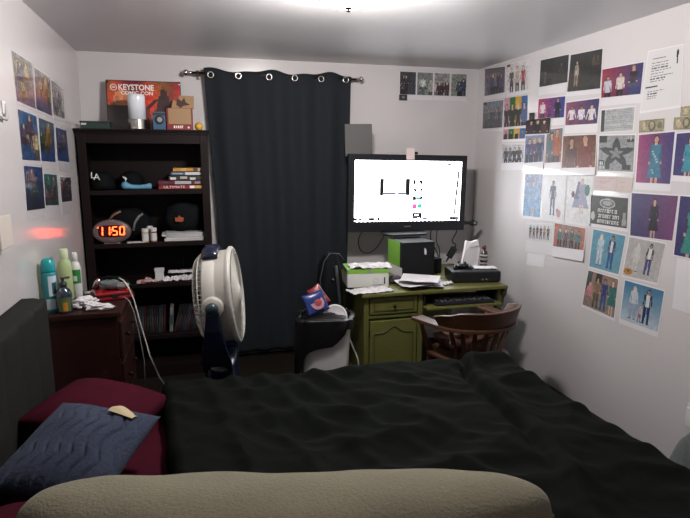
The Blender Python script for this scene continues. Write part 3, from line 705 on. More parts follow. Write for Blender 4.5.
# navy yoke and pedestal (upright, yawed with the fan)
def yw(p): return Vector((sx.x*p[0] + axis.x*p[1], sx.y*p[0] + axis.y*p[1], p[2]))
for sgn in (1, -1):
    b = BM()
    sec = [(sgn*(RF+.003), -.038, .93), (sgn*(RF+.003), .018, .93), (sgn*(RF+.018), .018, .93), (sgn*(RF+.018), -.038, .93)]
    lv = [(.06, .925, RF+.003), (.085, .82, RF+.006), (.12, .72, RF-.01), (.15, .64, RF-.06), (.15, .56, RF-.12)]
    prev = None
    for w_, z_, r_ in lv:
        rg = [b.verts.new(yw((sgn*(r_), -.012-w_/2, z_))), b.verts.new(yw((sgn*r_, -.012+w_/2, z_))), b.verts.new(yw((sgn*(r_+.020), -.012+w_/2, z_-.004))), b.verts.new(yw((sgn*(r_+.020), -.012-w_/2, z_-.004)))]
        if prev:
            for k in range(4): face(b, [prev[k], prev[(k+1) % 4], rg[(k+1) % 4], rg[k]])
        else: face(b, rg)
        prev = rg
    face(b, prev[::-1])
    obj('yoke_arm', b, M_fanblue, t, bev=.004)
b = BM()
rings = []
for z_, a_, c_ in ((.60, .18, .075), (.55, .17, .085), (.30, .12, .08), (.12, .13, .09), (.05, .20, .17), (.02, .25, .22), (0, .255, .225)):
    rings.append([b.verts.new(yw((a_*math.copysign(abs(math.cos(q))**.7, math.cos(q)), -.012+c_*math.copysign(abs(math.sin(q))**.7, math.sin(q)), z_))) for q in [2*math.pi*k/32 for k in range(32)]])
for A_, B_ in zip(rings, rings[1:]):
    for k in range(32): face(b, [A_[k], A_[(k+1) % 32], B_[(k+1) % 32], B_[k]])
face(b, rings[0]); face(b, rings[-1][::-1]); obj('pedestal', b, M_fanblue, t, smooth=True)

# ------------------------------------------------------------------ bed
MT = .56
t = empty('bed', 'bed with a charcoal channel-tufted headboard along the left wall', 'bed', (.39, 1.69, 0))
O = Vector((.39, 1.69, 0))
HB0, HB1, HBT = .86, 2.735, 1.026
b = BM()
NP = 9; pw = (HB1-HB0)/NP
def hb(u, v):        # room-facing tufted face, wrapped over the top to the back
    y = HB0 + (HB1-HB0)*u
    k = ((y-HB0)/pw) % 1.0
    bulge = .020*(abs(math.sin(math.pi*k))**.5)
    L_ = [(-.800, .12), (-.800, HBT-.006), (-.796, HBT-.001), (-.70, HBT), (-.688, HBT-.004), (-.682, HBT-.014), (-.682, .95), (-.682, .12)]
    vv = v*(len(L_)-1); i = min(int(vv), len(L_)-2); f = vv-i
    x = L_[i][0]*(1-f)+L_[i+1][0]*f; z = L_[i][1]*(1-f)+L_[i+1][1]*f
    x += -.014 + bulge*.7 if x > -.69 else 0
    if 2.5 < vv < 4.5: z += -.006 + .3*bulge
    return Vector((x, y, z)) - O
vs = grid(b, hb, NP*10, 28); face(b, vs[0]); face(b, vs[-1][::-1]); face(b, [r_[0] for r_ in vs])
obj('headboard', b, M_headgrey, t, smooth=True, merge=True)
for y in (HB0+.06, HB1-.06): boxo('headboard_leg', -.79-O.x, -.75-O.x, y-.025-O.y, y+.025-O.y, 0, .125, M_black, t)
boxo('bed_base', -.672-O.x, 1.44-O.x, .95-O.y, 2.43-O.y, .10, .29, M_headgrey, t, bev=.01)
for x in (-.6, 1.38):
    for y in (1.0, 2.38): boxo('leg', x-.03-O.x, x+.03-O.x, y-.03-O.y, y+.03-O.y, 0, .10, M_black, t)
b = BM()
def mt(u, v):
    a = 2*math.pi*u
    c, s = math.cos(a), math.sin(a)
    ex = math.copysign(abs(c)**.16, c); ey = math.copysign(abs(s)**.16, s)
    prof = [(0, .29), (.97, .29), (1, .32), (1, .50), (.985, .54), (.95, MT), (0, MT)]
    k = v*(len(prof)-1); i = min(int(k), len(prof)-2); f = k-i
    r_ = prof[i][0]*(1-f)+prof[i+1][0]*f; z = prof[i][1]*(1-f)+prof[i+1][1]*f
    return Vector((.392+1.06*r_*ex, 1.69+.755*r_*ey, z + (.004*noise.noise(Vector((ex*r_*9, ey*r_*9, 0))) if z > .5 else 0))) - O
grid(b, mt, 160, 30); bmesh.ops.remove_doubles(b, verts=b.verts, dist=.0006)
obj('mattress', b, M_maroon, t, smooth=True, label='mattress under a maroon fitted sheet')

# duvet
S1, T1, T0, DT = 1.49, 2.44, .95, .622
def fold(x, y):
    z = 0.0
    q = Vector((x*1.5 + y*1.1, (y*.8 - x*.28)*4.0, 0))
    n = noise.noise(q); z += .016*(1-abs(n)*2.0)
    q2 = Vector((x*3.1 - y*1.2 + 9, (y*.9 + x*.55)*7.0, 4)); n2 = noise.noise(q2); z += .009*(1-abs(n2)*2)
    z += .022*noise.noise(Vector((x*1.5, y*1.7, 11)))
    z += .004*noise.noise(Vector((x*9, y*15, 2)))
    # a long crease running from the far edge toward the viewer, plus a fanned set by the pillow end
    xc = 1.30 - (2.46-y)*.27 + .03*math.sin(y*5)
    z -= .026*math.exp(-((x-xc)/.022)**2)*min(1, max(0, (y-1.3)/.5)); z += .018*math.exp(-((x-xc-.06)/.05)**2)
    for k in range(5):
        xs = -.02 + k*.13 + (2.45-y)*(.10+.22*k*.5)
        z += .012*math.exp(-((x-xs)/.035)**2)*math.exp(-max(0, x)*1.0)
    return z*1.55
def duvet(s, tt):
    ex = max(0, s-S1); ey = max(0, tt-T1); en = max(0, T0-tt)
    bx, by = min(s, S1), min(max(tt, T0), T1)
    d = math.hypot(ex, ey+en)
    RR = .085
    # soft head end
    x0 = -.205 + .075*(2.45-by)/.7 + .018*noise.noise(Vector((by*5, 1, 0)))
    hx = s
    z = DT + fold(bx, by)
    e = min(1, max(0, (s-(-.22))/.05)); z = MT + .008 + (z-MT-.008)*(math.sqrt(max(0, 1-(1-e)**2)))
    px = x0 + (s+.22)*((S1-x0)/(S1+.22)) if s <= S1 else S1
    py = by + .06*min(1, max(0, (.55-px)/.75))*(by-T0)/(T1-T0)
    if d > 0:
        ux, uy = ex/d, (ey-en)/d
        if d < RR*math.pi/2: h, vv = RR*math.sin(d/RR), RR*(1-math.cos(d/RR))
        else: rest = d-RR*math.pi/2; h, vv = RR+.10*rest, RR+rest
        wv = .020*math.sin((bx if ey > 0 else by)*13)*min(1, vv/.2) + .012*noise.noise(Vector((bx*6, by*6, vv*3)))
        px += ux*(h+wv); py += uy*(h+wv); z -= vv
    return Vector((px, py, z))
b = BM()
grid(b, lambda u, v: duvet(-.22 + u*(S1+.22+.44), T0-.36 + v*(T1-T0+.72)), 230, 190)
o = thing1('duvet', b, M_duvet, 'rumpled very dark green duvet spread over the bed', 'duvet', smooth=True)
md = o.modifiers.new('s', 'SOLIDIFY'); md.thickness = .004; md.offset = -1

# pillows
b = BM(); pillow(b, .225, .21, .165, wob=.02, seed=2)
thing1('pillow', b, M_maroon, 'dark maroon pillow at the headboard behind the blue cushion', 'pillow', (-.42, 2.28, MT+.088), (R(0), R(9), R(-21)), 'pillows on the bed', smooth=True)
b = BM(); pillow(b, .15, .13, .13, wob=.01, seed=9)
thing1('pillow', b, M_maroon, 'small maroon pillow at the lower left, in front of the blue cushion', 'pillow', (-.522, 1.49, MT+.10), (R(-4), R(6), R(78)), 'pillows on the bed', smooth=True)
def quilt(p, u, v, s):
    if s > 0:
        ph = (u*8.0 + .22*math.sin(v*2*math.pi*2.6) + .06*math.sin(v*2*math.pi*5.2+1)) % 1.0
        g = math.exp(-((ph-.5)/.11)**2)
        e = min(1, 8*min(u, 1-u))*min(1, 8*min(v, 1-v))
        p.z -= .0095*g*e
    return p
t = empty('cushion', 'dusty blue quilted cushion with a cream tag, leaning on the maroon pillow', 'cushion', (-.425, 1.875, MT+.13), 0, 'pillows on the bed', rot=(R(15), R(4), R(-24)))
b = BM(); pillow(b, .195, .205, .15, nu=110, nv=90, deform=quilt, pinch=.05, wob=.02, seed=5); obj('cushion_cover', b, M_blue, t, smooth=True)
b = BM(); grid(b, lambda u, v: Vector((.045+.095*u, .128+.046*v-.010*u, .0705-.012*u-.022*v*v+.012*math.sin(u*5)*v)), 10, 6)
o = obj('care_tag', b, mat('cream_tag', (.42, .34, .20), .7), t, label='cream cloth tag'); md = o.modifiers.new('s', 'SOLIDIFY'); md.thickness = .001
t = empty('body_pillow', 'long beige suede body pillow across the near side of the bed', 'pillow', (.200, 1.285, DT+.108), 0, 'pillows on the bed', rot=(R(-3), R(.6), R(-11.5)))
b = BM()
def bpf(u, v):          # closed section around the long axis
    X = 2*u-1; aX = abs(X)
    a = 2*math.pi*v
    e = max(0, 1-aX**14)**.5
    back = (1 - .45*aX**9) if X < 0 else (1 - .85*aX**4.5)
    front = .12 + .88*max(0, 1-aX**2.6)**.6
    dent = 1 + .05*noise.noise(Vector((X*2.6, math.cos(a), math.sin(a))))
    y = .158*math.cos(a)*(back if math.cos(a) > 0 else front)*dent; z = .092*math.copysign(abs(math.sin(a))**.85, math.sin(a))*(.10+.90*e)*dent
    z -= .004*X*X + .012*math.exp(-((X-.05)/.16)**2)*max(0, math.sin(a))
    z += .006*noise.noise(Vector((X*5, y*10, 3)))
    return Vector((X*.695, y, z))
grid(b, bpf, 120, 48)
vs = None
obj('pillow_cover', b, M_beige, t, smooth=True, merge=True)
b = BM()
for a in (math.pi,):
    tube(b, [bpf(u/60, .5)+Vector((0, -.002, 0)) for u in range(61)], .0045, 8)
tube(b, [bpf(u/60, 0)+Vector((0, .001, 0)) for u in range(61)], .0045, 8)
obj('piping', b, M_piping, t, smooth=True)
# ------------------------------------------------------------------ desk
DX0, DX1, DY0, DY1, DZ = 1.05, 2.165, 3.455, 4.36, .76
t = empty('desk', 'olive green painted wooden desk below the lit screen', 'desk', (1.6, 3.9, 0)); t.scale.z = .9868; DESK = t
def D(x0, x1, y0, y1, z0, z1): return (x0-1.6, x1-1.6, y0-3.9, y1-3.9, z0, z1)
boxo('desktop', *D(DX0, DX1, DY0, DY1, DZ-.026, DZ), M_green, t, bev=.006, seg=3)
b = BM()
for x in (1.075, 1.475):
    for y in (3.485, 4.29): box(b, *D(x, x+.035, y, y+.035, 0, DZ-.026))
for z in (.05, .685): box(b, *D(1.084, 1.10, 3.52, 4.29, z, z+.049))
box(b, *D(1.091, 1.099, 3.52, 4.29, .099, .685)); box(b, *D(1.49, 1.50, 3.52, 4.29, .05, .734))
box(b, *D(1.11, 1.475, 4.30, 4.315, .05, .734)); box(b, *D(1.11, 1.475, 3.50, 4.29, .05, .07))
box(b, *D(1.11, 1.475, 3.492, 3.507, .728, .734)); box(b, *D(1.11, 1.475, 3.492, 3.507, .572, .594)); box(b, *D(1.11, 1.475, 3.492, 3.507, .05, .085))
obj('pedestal', b, M_green, t, bev=.003)
b = BM(); box(b, *D(1.11, 1.475, 3.51, 3.52, .085, .728)); obj('inner_shadow_board', b, M_greendk, t).name = 'gap_shade_board'  # dark board puts shade into the gaps around drawer and door
d = boxo('drawer_front', *D(1.118, 1.468, 3.484, 3.502, .602, .724), M_green, t, bev=.005)
b = BM()
def ring_rect(b, x0, x1, z0, z1, w, y0, y1):
    for q in ((x0, x1, z1-w, z1), (x0, x1, z0, z0+w), (x0, x0+w, z0+w, z1-w), (x1-w, x1, z0+w, z1-w)): box(b, *D(q[0], q[1], y0, y1, q[2], q[3]))
ring_rect(b, 1.145, 1.441, .626, .700, .007, 3.479, 3.4845); obj('drawer_moulding', b, M_greendk, d, bev=.0015)
b = BM(); lathe(b, [(.006, 0), (.007, .008), (.014, .016), (.013, .022), (.001, .025)], 16, (1.293-1.6, 3.484-3.9, .662), 0, Matrix.Rotation(math.pi/2, 3, 'X')); obj('knob', b, M_brass, d, smooth=True)
d = boxo('door', *D(1.118, 1.468, 3.484, 3.502, .092, .556), M_green, t, bev=.005)
b = BM()
def arch(u):
    x = 1.150 + .286*u
    z = .462 + .048*math.exp(-((u-.5)/.17)**2)
    return Vector((x-1.6, 3.4825-3.9, z))
tube(b, [arch(i/30) for i in range(31)], .0048, 6)
tube(b, [arch(0), Vector((1.150-1.6, 3.4825-3.9, .13)), Vector((1.436-1.6, 3.4825-3.9, .13)), arch(1)], .003, 6)
obj('arched_panel_groove', b, M_greendk, d)
b = BM(); [box(b, *D(1.113, 1.119, 3.482, 3.488, z, z+.045)) for z in (.15, .45)]; obj('hinge', b, M_brass, d)
b = BM()
for y in (3.49, 4.29): box(b, *D(2.095, 2.135, y, y+.04, 0, .734))
for z in (.12, .67): box(b, *D(2.105, 2.125, 3.53, 4.29, z, z+.064))
obj('side_frame', b, M_green, t, bev=.003)
b = BM(); poly_prism(b, [(3.455, .734), (3.53, .734), (3.53, .58), (3.50, .60), (3.49, .66), (3.462, .69)], lambda a, c, d: (d-1.6, a-3.9, c), 2.138, 2.158); obj('corner_bracket', b, M_greendk, t)
boxo('back_panel', *D(1.51, 2.095, 4.30, 4.31, .30, .734), M_green, t)
boxo('keyboard_tray', *D(1.512, 2.092, 3.40, 3.78, .627, .645), M_green, t, bev=.004)
[boxo('tray_runner', *D(x, x+.012, 3.47, 3.78, .645, .733), M_blackmat, t) for x in (1.512, 2.08)]
# keyboard
DZ = .7505
t = empty('keyboard', 'black keyboard with pale key legends on the pull-out tray', 'keyboard', (1.815, 3.50, .6369), R(-1))
boxo('keyboard_body', -.225, .225, -.072, .072, 0, .020, M_black, t, bev=.005)
b = BM(); b2 = BM()
for r_ in range(5):
    nk = 15 if r_ < 4 else 9
    for k in range(nk):
        w_ = .42/nk; x = -.21 + k*w_; y = -.062 + r_*.025
        hexa(b, [(x+.001, y, .020), (x+w_-.001, y, .020), (x+w_-.001, y+.022, .020), (x+.001, y+.022, .020)], [(x+.004, y+.004, .029), (x+w_-.004, y+.004, .029), (x+w_-.004, y+.019, .029), (x+.004, y+.019, .029)])
        if (k*7+r_*3) % 4: box(b2, x+w_*.22, x+w_*.72, y+.007, y+.0165, .029, .0294)
obj('keys', b, M_black, t); obj('key_legends', b2, mat('pale_key_print', (.30, .25, .29), .5), t)
# console + things on it
t = empty('game_console', 'low black console box on the right end of the desk', 'console', (2.0, 3.70, DZ), R(-11))
boxo('console_body', -.186, .186, -.115, .115, .004, .086, M_black, t, bev=.012, seg=3)
boxo('front_seam', -.184, .184, -.1165, -.114, .048, .051, M_blackmat, t, bev=0)
boxo('disc_slot', -.05, .11, -.1163, -.1145, .060, .065, M_blackmat, t, bev=0)
for x in (.045, .075):
    b = BM(); lathe(b, [(.007, 0), (.007, .003), (.004, .0045), (.001, .0045)], 16, (x, -.1145, .026), 0, Matrix.Rotation(math.pi/2, 3, 'X')); obj('button', b, M_chrome, t)
b = BM(); [box(b, x-.01, x+.01, y-.01, y+.01, 0, .005) for x in (-.16, .16) for y in (-.09, .09)]; obj('foot', b, M_blackmat, t)
t = empty('game_controller', 'black controller lying on top of the console box', 'controller', (1.93, 3.735, DZ+.0865), R(-14))
b = BM(); lump(b, .062, .036, .019, 21, .08, sq=.85); obj('controller_body', b, M_black, t, smooth=True)
for s in (-1, 1):
    b = BM(); tube(b, [(s*.045, -.005, .018), (s*.062, -.038, .012), (s*.064, -.058, .010)], [.016, .014, .008], 10); obj('grip', b, M_black, t, smooth=True)
    b = BM(); lathe(b, [(.006, .03), (.006, .042), (.010, .045), (.009, .05), (.001, .05)], 14, (s*.024, -.004 if s > 0 else .010, 0)); obj('thumb_stick', b, M_blackmat, t)
b = BM(); lathe(b, [(.006, 0), (.005, .004), (.001, .005)], 12, (.0, -.012, .037)); obj('button', b, M_white, t)
paper((2.105, 3.70, DZ+.0866), .17, .11, .008, 31, 'white paper lying on the right end of the console box', rz=R(-14))
b = BM(); poly_prism(b, [(-.085, 0), (.07, 0), (.085, .10), (.10, .195), (.086, .268), (.03, .252), (-.01, .262), (-.032, .18), (-.06, .08)], lambda a, c, d: (a, d + .22*c + (.012*math.sin(a*60+c*30)), c), -.018, .018)
t = empty('paper_bag', 'crumpled white paper bag leaning behind the console', 'bag', (2.075, 3.90, DZ), R(-8))
obj('bag_body', b, M_paper, t, bev=.006)
b = BM(); poly_prism(b, [(.02, .21), (.085, .225), (.086, .268), (.03, .252)], lambda a, c, d: (a, d+.22*c, c), -.024, -.0185); obj('folded_top', b, M_tissue, t)
boxo('printed_strip', -.012, .006, -.0235+.02, -.018+.02, .05, .19, mat('pale_beige_print', (.55, .48, .38), .7), t, bev=0).rotation_euler = (R(-12.4), R(12), 0)
t = bottle('dark brown bottle with striped label between console and right wall', (2.185, 3.86, DZ), [
    ('bottle_body', [(.001, 0), (.028, 0), (.030, .004), (.030, .16), (.027, .18), (.014, .197), (.013, .205), (.001, .205)], mat('dark_amber', (.022, .010, .008), .2, coat=.3)),
    ('bottle_cap', [(.014, .205), (.0165, .207), (.0165, .228), (.012, .232), (.001, .232)], mat('maroon_cap', (.08, .018, .018), .35))])
for z0, z1, c in ((.05, .068, .45), (.085, .10, .3), (.118, .138, .22), (.15, .165, .4)):
    b = BM(); wrap(b, .0303, 0, 2*math.pi, z0, z1, 28); obj('label_stripe', b, mat('label_grey_%d' % int(c*100), (c, c, c), .5), t, smooth=True)
# cartons + papers
t = empty('carton', 'upright carton with a lime green side and black front under the screen', 'carton', (1.622, 4.01, DZ), R(2))
boxo('carton_body', -.135, .135, -.15, .15, 0, .280, M_blackmat, t, bev=.003)
boxo('green_side', -.1366, -.1350, -.10, .148, .085, .277, M_lime, t, bev=0, label='lime green side')
boxo('white_side_strip', -.1366, -.1350, -.148, .148, .003, .083, M_paper, t, bev=0, label='white lower strip of the side')
b = BM(); poly_prism(b, [(-.006, -.02), (.008, -.026), (.010, .0), (.004, .022), (-.008, .028), (-.009, .006)], lambda a, c, d: (a, d, c), -.1518, -.1502); obj('white_sticker', b, M_paper, t, loc=(.055, 0, .205), label='small white sticker')
t = empty('carton', 'flat white carton with a lime green top band at the left end of the desk', 'carton', (1.175, 3.79, DZ), R(-7))
boxo('carton_body', -.150, .150, -.125, .125, 0, .098, M_white, t, bev=.002)
boxo('green_lid', -.151, .151, -.126, .126, .0985, .130, M_lime, t, bev=.002)
boxo('grey_lid_end', -.1525, -.151, -.12, .12, .099, .130, mat('dull_grey_card', (.12, .12, .11), .6), t, bev=0)
boxo('dark_lid_gap', -.005, .02, -.1275, -.1262, .10, .128, M_greyink, t, bev=0)
boxo('logo_mark', .115, .125, -.1262, -.125, .02, .07, M_ink, t, bev=0)
b = BM(); ring_torus(b, (.055, -.1252, .045), Matrix.Rotation(math.pi/2, 3, 'X'), .017, .0012, 20, 5); obj('round_mark', b, M_greyink, t)
boxo('printed_line', .03, .11, -.1258, -.125, .012, .018, M_greyink, t, bev=0)
paper((1.20, 3.75, DZ+.1305), .30, .19, .034, 41, 'rumpled white sheet lying on top of the flat white and green carton', rz=R(-5), grp='papers on the desk')
paper((1.14, 3.54, DZ+.0005), .30, .15, .026, 44, 'crumpled white sheet on the desk in front of the white and green carton', rz=R(8), grp='papers on the desk')
paper((1.025, 3.52, DZ+.0008), .09, .11, .018, 45, 'paper corner poking over the left edge of the desk', rz=R(25), grp='papers on the desk')
def sheets(loc, rz, seed, label, w=.216, d=.279, curl=.02):
    b = BM()
    grid(b, lambda u, v: Vector(((u-.5)*w, (v-.5)*d, .002+curl*(abs(u-.45)*1.2)**2*2 + .006*noise.noise(Vector((u*3+seed, v*3, 0))) + .006)), 14, 14)
    o = thing1('paper', b, M_paper, label, 'paper', loc, (0, 0, rz), 'papers on the desk'); md = o.modifiers.new('s', 'SOLIDIFY'); md.thickness = .001
sheets((1.56, 3.60, DZ+.0005), R(72), 1, 'lowest white sheet of the loose pile in the middle of the desk')
sheets((1.51, 3.58, DZ+.016), R(100), 4, 'middle white sheet of the loose pile in front of the upright carton')
sheets((1.53, 3.61, DZ+.032), R(58), 7, 'top curled white sheet of the loose pile in the middle of the desk', curl=.025)
paper((1.735, 3.61, DZ+.0005), .10, .08, .025, 47, 'small crumpled paper between the paper pile and the console', rz=R(20), grp='papers on the desk')
b = BM(); lump(b, .045, .035, .03, 51, .3); thing1('cloth_scrap', b, mat('dull_purple_cloth', (.05, .035, .05), .8), 'small dark purple cloth scrap between the two cartons', 'cloth', (1.385, 3.73, DZ+.0005), smooth=True)

b = BM(); box(b, -.05, .05, -.06, .06, 0, .12)
thing1('dark_filler_box', b, M_blackmat, 'dark little box in the shade between the upright carton and the console', 'box', (1.83, 4.05, DZ), (0, 0, R(8)), bev=.006)  # invented block, added to darken the bare green desktop here

# ------------------------------------------------------------------ television
TVC = Vector((1.690, 4.27, 1.379))
t = empty('television', 'large black flat television with a bright white page on its screen', 'television', (TVC.x, TVC.y, 1.045), R(0))
zc = TVC.z-1.045; W2, H2 = .518, .314
RT = (0, R(.8), 0)
b = BM(); box(b, -W2, W2, .002, .045, zc-H2, zc+H2); box(b, -.36, .36, .045, .075, zc-.24, zc+.2); obj('tv_body', b, M_black, t, bev=.006, rot=RT)
SX0, SX1, SZ0, SZ1 = -W2+.052, W2-.046, zc-H2+.082, zc+H2-.050
b = BM()
for q in ((-W2, W2, SZ1, zc+H2), (-W2, W2, zc-H2, SZ0), (-W2, SX0, SZ0, SZ1), (SX1, W2, SZ0, SZ1)): box(b, q[0], q[1], -.008, .002, q[2], q[3])
obj('bezel', b, M_black, t, bev=.002, rot=RT)
M_screen = mat('lit_screen', (.02, .02, .02), .3, spec=.3)
nt = M_screen.node_tree; at = nt.nodes.new('ShaderNodeAttribute'); at.attribute_name = 'print'
nt.links.new(at.outputs['Color'], nt.nodes['Principled BSDF'].inputs['Emission Color']); nt.nodes['Principled BSDF'].inputs['Emission Strength'].default_value = SCREEN
A = np.ones((120, 210, 3)) * np.array((.975, .985, 1.0))
def sq(u0, u1, v0, v1, c=(0, 0, 0), g=(.0055, .0095)):
    h, w = A.shape[:2]
    A[max(0, int(round((v0-g[1])*h))):int(round((v1+g[1])*h)), max(0, int(round((u0-g[0])*w))):int(round((u1+g[0])*w))] = c
GY = (.16, .17, .20)
sq(.232, .262, .30, .56); sq(.472, .502, .30, .56)
for x0, x1 in ((.262, .34), (.35, .375), (.40, .472)): sq(x0, x1, .53, .55, GY)
for x0, x1, y0, y1 in ((.545, .556, .315, .385), (.602, .612, .33, .35), (.612, .622, .33, .375), (.545, .553, .45, .47), (.56, .566, .47, .50), (.585, .592, .45, .49), (.617, .624, .46, .49), (.545, .553, .585, .64), (.56, .568, .60, .64), (.608, .615, .60, .64), (.622, .628, .585, .62)): sq(x0, x1, y0, y1)
sq(.572, .605, .60, .635, (.15, .28, .25))
sq(.545, .628, .868, .935); sq(.562, .60, .888, .905, (1, 1, 1), (0, 0))
for x0, x1, y0, y1 in ((.845, .89, .04, .05), (.87, .92, .058, .068)): sq(x0, x1, y0, y1, GY)
for k in range(30): sq(.966-.0008*k, .980-.0008*k, .17+k*.024, .195+k*.024, (.02, .02, .03), (.002, .0))
for x0, x1 in ((.0, .025), (.05, .060), (.135, .148), (.16, .18), (.216, .228), (.905, .93), (.938, .962)): sq(x0, x1, .94, .972)
for k in range(9): sq(.255+k*.072, .255+k*.072+.04, .952, .958, GY)
sq(.65, .675, .945, .97, GY); sq(.968, .992, .94, .985, GY)
for k in range(26): sq(k*.0385, k*.0385+.02, .992, 1.0, GY, (0, 0))
sq(.545, .575, .715, .78, (.36, .13, .27)); sq(.592, .625, .715, .77, (.08, .30, .24))
PR0, PRINT = PRINT, 1.0
so = print_mesh('screen', A, lambda u, v: (SX0+(SX1-SX0)*u, -.0015, SZ1-(SZ1-SZ0)*v), M_screen, t); so.rotation_euler = RT
PRINT = PR0
boxo('maker_mark', -.03, .03, -.0088, -.0075, zc-H2+.036, zc-H2+.043, M_greyink, t, bev=0)
b = BM(); box(b, -.06, .06, .01, .035, .018, .06); obj('stand_neck', b, M_black, t, bev=.004)
b = BM()
pts = [(.185*math.copysign(abs(math.cos(q))**.6, math.cos(q)), .135*math.copysign(abs(math.sin(q))**.6, math.sin(q))) for q in [2*math.pi*k/36 for k in range(36)]]
poly_prism(b, pts, lambda a, c, d: (a-.05, c-.045, d), .001, .019); obj('stand_base', b, M_black, t, bev=.003)
b = BM(); grid(b, lambda u, v: Vector((1.665+.072*u, 4.2605-.006*v*v-.001, 1.745-.092*v)), 4, 6)
o = thing1('sticky_note', b, mat('pale_pink_note', (.62, .50, .50), .7), 'pale pink sticky note on the top edge of the television', 'note'); md = o.modifiers.new('s', 'SOLIDIFY'); md.thickness = .0006
boxo('webcam', -.016, .016, -.012, .02, 0, .022, M_black, None, loc=(1.757, 4.285, 1.6945), rot=(0, R(.8), 0)); tag(COL.objects['webcam'], 'tiny black camera clipped on the television right of the sticky note', 'camera')
b = BM(); box(b, -.122, .105, -.006, .006, -.02, .235); 
thing1('grey_board', b, M_greycard, 'plain dark grey square board standing behind the upper left of the television', 'board', (1.292, 4.331, 1.70), (R(-2), R(-1), 0), bev=.002)
t = empty('cable_hook', 'small black gadget sticking out beyond the lower right corner of the television', 'gadget', (2.20, 4.30, 1.10))
boxo('gadget_body', -.005, .075, -.015, .02, 0, .026, M_black, t, bev=.006)
b = BM(); lump(b, .038, .022, .022, 61, .15); obj('gadget_head', b, M_black, t, smooth=True, loc=(.115, 0, -.012))
b = BM(); lathe(b, [(.012, 0), (.012, .004), (.001, .005)], 14, (.12, -.02, .012), 0, Matrix.Rotation(math.pi/2, 3, 'X')); obj('gadget_lens', b, M_greyink, t)
def cable(pts, r_, label, m=M_cableb, name='cable', grp=None):
    # smooth the polyline with a few Catmull-Rom steps
    P = [Vector(p) for p in pts]; out = []
    for i in range(len(P)-1):
        a, c, d, e = P[max(0, i-1)], P[i], P[i+1], P[min(len(P)-1, i+2)]
        for k in range(6):
            s = k/6; out.append(.5*((2*c) + (d-a)*s + (2*a-5*c+4*d-e)*s*s + (3*c-a-3*d+e)*s**3))
    out.append(P[-1]); b = BM(); tube(b, out, r_, 7)
    return thing1(name, b, m, label, 'cable', smooth=True, group=grp)
G = 'cables hanging behind the television'
cable([(1.33, 4.319, 1.10), (1.335, 4.50, .98), (1.365, 4.56, .88), (1.425, 4.575, .838), (1.49, 4.56, .86), (1.53, 4.48, .95), (1.535, 4.319, 1.09)], .004, 'thin black cable drooping in a U on the wall left of the green carton', grp=G)
cable([(1.93, 4.319, 1.08), (1.95, 4.37, .98), (2.0, 4.40, .90), (2.03, 4.38, .82), (2.02, 4.34, .755)], .005, 'black cable dropping from the television just right of the upright carton', grp=G)
cable([(1.99, 4.319, 1.08), (2.0, 4.36, .96), (2.04, 4.38, .88), (2.05, 4.40, .80), (2.03, 4.38, .66)], .004, 'black cable crossing another behind the console box', grp=G)
cable([(2.185, 4.319, 1.09), (2.185, 4.36, 1.02), (2.15, 4.36, .95), (2.15, 4.285, .93)], .005, 'black cable running down from the television corner to the power adapter', grp=G)
t = empty('power_adapter', 'black power adapter hanging at a slant right of the upright carton', 'adapter', (2.115, 4.285, .865), rot=(0, R(32), 0))
boxo('adapter_body', -.026, .026, -.018, .018, -.055, .045, M_black, t, bev=.007)
b = BM(); tube(b, [(0, 0, -.055), (.0, 0, -.10)], [.010, .005], 10); obj('strain_relief', b, M_black, t)
b = BM(); tube(b, [(0, 0, .045), (.0, 0, .066)], [.010, .006], 10); obj('cord_end', b, M_black, t)

# ------------------------------------------------------------------ left of the desk
t = empty('trash_bin', 'white plastic bin lined with a black bag left of the desk', 'bin', (.765, 3.34, 0), R(-14))
b = BM(); rings = []
for z, a_, c_ in ((0, .13, .095), (.60, .165, .125), (.61, .172, .132), (.625, .172, .132), (.625, .160, .120), (.02, .122, .088)):
    rings.append([b.verts.new((a_*math.copysign(abs(math.cos(q))**.35, math.cos(q)), c_*math.copysign(abs(math.sin(q))**.35, math.sin(q)), z)) for q in [2*math.pi*k/40 for k in range(40)]])
for A_, B_ in zip(rings, rings[1:]):
    for k in range(40): face(b, [A_[k], A_[(k+1) % 40], B_[(k+1) % 40], B_[k]])
face(b, rings[0]); face(b, rings[-1][::-1]); obj('bin_body', b, M_white, t, smooth=False)
b = BM()
def liner(u, v):
    q = 2*math.pi*u; c, s = math.cos(q), math.sin(q)
    hang = .06 + .34*max(0, .35-c*.65)**1.0 + .05*noise.noise(Vector((c*2, s*2, 5)))
    if v < .35: k = v/.35; z = .60+.07*k + .02*noise.noise(Vector((c*2, s*2, 1)))*k; r_ = .93
    elif v < .5: k = (v-.35)/.15; z = .67 - .005*k; r_ = .93 + .17*k
    else: k = (v-.5)/.5; z = .665 - hang*k; r_ = 1.10 + .10*k - .06*k*k
    w = 1 + .05*noise.noise(Vector((c*4, s*4, v*3))) + .03*math.sin(q*11+v*3)
    return Vector((.168*r_*w*math.copysign(abs(c)**.4, c), .128*r_*w*math.copysign(abs(s)**.4, s), z))
grid(b, liner, 90, 30); o = obj('bin_liner', b, M_bag, t, smooth=True, merge=True); md = o.modifiers.new('s', 'SOLIDIFY'); md.thickness = .002
b = BM(); lump(b, .145, .105, .04, 71, .25); obj('trash_fill', b, M_bag, t, smooth=True, loc=(0, 0, .60))
def packet(name, label, loc, rot, w, h, m, prints):
    t = empty(name, label, 'packet', loc, 0, 'packets sticking out of the bin', rot=rot)
    b = BM(); pillow(b, w/2, h/2, .035, nu=20, nv=20, wob=.02, seed=len(label)); obj('packet_bag', b, m, t, smooth=True)
    for nm, prof, off, mm in prints:
        b = BM(); lathe(b, prof, 24, off); obj(nm, b, mm, t)
